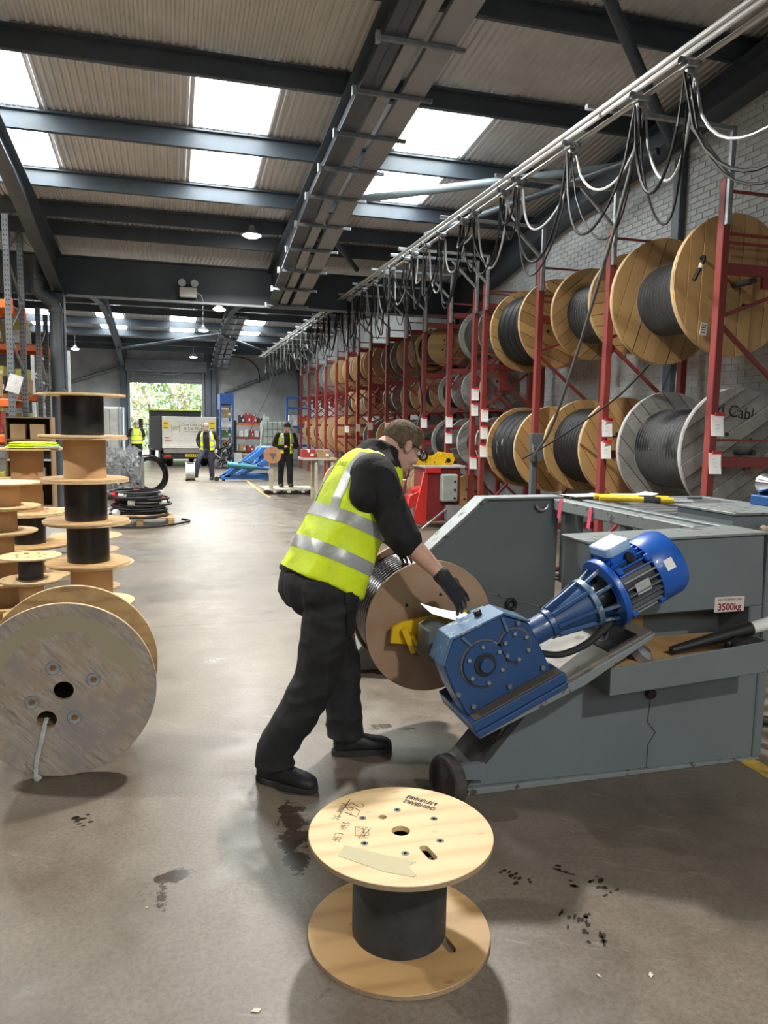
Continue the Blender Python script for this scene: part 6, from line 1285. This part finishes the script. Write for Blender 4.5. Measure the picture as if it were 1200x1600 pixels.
# ================================================================== RED WINCH IN FRONT OF THE RACKING
WN = thing('red_winch', 'red powered winch cabinet with grey control box before the racking', 'winch', (4.25, 12.1, 0)); RDB = P('bright red paint', (.55, .03, .025), .4, 0, .12, 6); RDD = P('dark red paint', (.2, .02, .022), .45, 0, .15, 5)
MB().box(-.1, .5, -.2, .5, .12, 1.02).build('cabinet', RDD, WN, .01); MB().box(-.16, .56, -.26, .56, 1.02, 1.06).build('table_top', P('pale top', (.5, .52, .52), .4), WN, .008)
MB().prism([(-.35, .1), (-.1, .05), (-.08, .95), (-.16, .95)], -.22, -.16, 'XZ').build('frame_leg', RDB, WN, .008); MB().box(-.15, .12, -.27, -.24, .94, 1.02).build('front_bar', RDB, WN, .005)
MB().prism([(-.45, .3), (-.1, .5), (-.1, .7), (-.4, .55)], -.2, .1, 'XZ').build('guide_arm', RDB, WN, .01); MB().cyl((-.35, -.1, .62), (-.1, -.1, .66), .07, n=14).build('drive_motor', RDB, WN)
ctl = MB().box(.12, .4, -.36, -.21, .46, .92).build('control_cabinet', P('grey green box', (.36, .4, .36), .45), WN, .02)
for z in (.52, .66, .8): MB().cyl((.34, -.36, z), (.34, -.375, z), .02, n=10).build('button', BLACK, ctl)
MB().cyl((.3, -.3, .4), (-.25, -.42, -.0 + .02), .018, n=8).build('brake_lever', GALV, WN); MB().box(.22, .5, -.34, -.2, .14, .4).build('gear_case', P('grey case', (.25, .26, .26), .5), WN, .01)
MB().cyl((.52, -.28, .13), (.52, -.16, .13), .13, n=22).build('wheel', RUBBER, WN, .01); MB().cyl((-.3, .2, .1), (-.3, .3, .1), .1, n=18).build('wheel', RUBBER, WN, .01)
t = thing('yellow_roller', 'yellow cable guide block with black pulley on the red winch', 'roller block', (4.25, 12.1, 1.061)); 
for y in (-.12, .1): MB().prism([(-.3, 0), (.38, 0), (.42, .1), (.38, .2), (.2, .22), (.1, .15), (-.2, .15), (-.26, .1)], y, y + .02, 'XZ').build('cheek', P('clean yellow', (.85, .52, .01), .4), t, .004)
for x in (-.15, .3): MB().cyl((x, -.13, .08 if x > 0 else .15), (x, .13, .08 if x > 0 else .15), .04 if x > 0 else .085, n=22).build('pulley', BLACK, t)
MB().cyl((-.15, -.14, .15), (-.15, -.132, .15), .05, n=18).build('pulley_hub', GALV, t)
for x in (-.1, .05, .25): MB().cyl((x, -.125, .05), (x, -.13, .05), .014, n=8).build('bolt', BLACK, t)
t = thing('white_basin', 'white plastic basin on the left of the red winch', 'basin', (3.72, 12.25, .62)); MB().lathe([(.1, 0), (.16, .18), (.17, .18), (.11, -.01), (0, -.01), (0, 0)], 22, False).build('bowl', WS, t); MB().cyl((0, 0, -.62), (0, 0, -.005), .05, n=10).build('stand', RDB, t)
# ================================================================== PALLET AND SCRAP BEHIND THE MACHINE
pallet((4.35, 9.15, 0), .2, 'small wooden pallet on the floor seen through the machine frame', .8, .7)
for i in range(4): coil('cable_coil', (4.3 + .06 * (i % 2), 9.1 + .04 * i, .132 + .075 * i), .26, 2, .018, ('bottom scrap coil on the pallet behind the machine', 'second scrap coil on the pallet behind the machine', 'third scrap coil on the pallet behind the machine', 'top scrap coil on the pallet behind the machine')[i], seed=20 + i, ties=3, group='scrap coils behind the machine', spread=.02)
for i in range(5): tag(MB().tube(spline([(3.9 + .1 * i, 7.6 + .13 * i, .014), (4.3 + .05 * i, 7.5 + .16 * i, .014), (4.6, 7.65 + .15 * i, .014), (4.75 - .1 * i, 7.8 + .13 * i, .014)], 6), .012, 6).build('cable_offcut', (CABLE, CABLE, GREYC, CABLE, TAGR)[i]), ('black cable offcut nearest the machine on the floor behind it', 'second black cable offcut on the floor behind the machine', 'grey cable offcut on the floor behind the machine', 'black cable offcut farthest back behind the machine', 'red cable offcut on the floor behind the machine')[i], 'cable', 'offcuts on the floor')
for i in range(2): tag(MB().tube(spline([(3.15, 3.75 + .1 * i, .03), (3.3, 3.45 + .06 * i, .03), (3.55, 3.4 + .04 * i, .03), (3.9, 3.6, .03 + .045 * i)], 6), .02, 8).build('floor_hose', RUBBER), ('black hose on the floor at the right edge, nearer', 'black hose on the floor at the right edge, further')[i], 'hose')
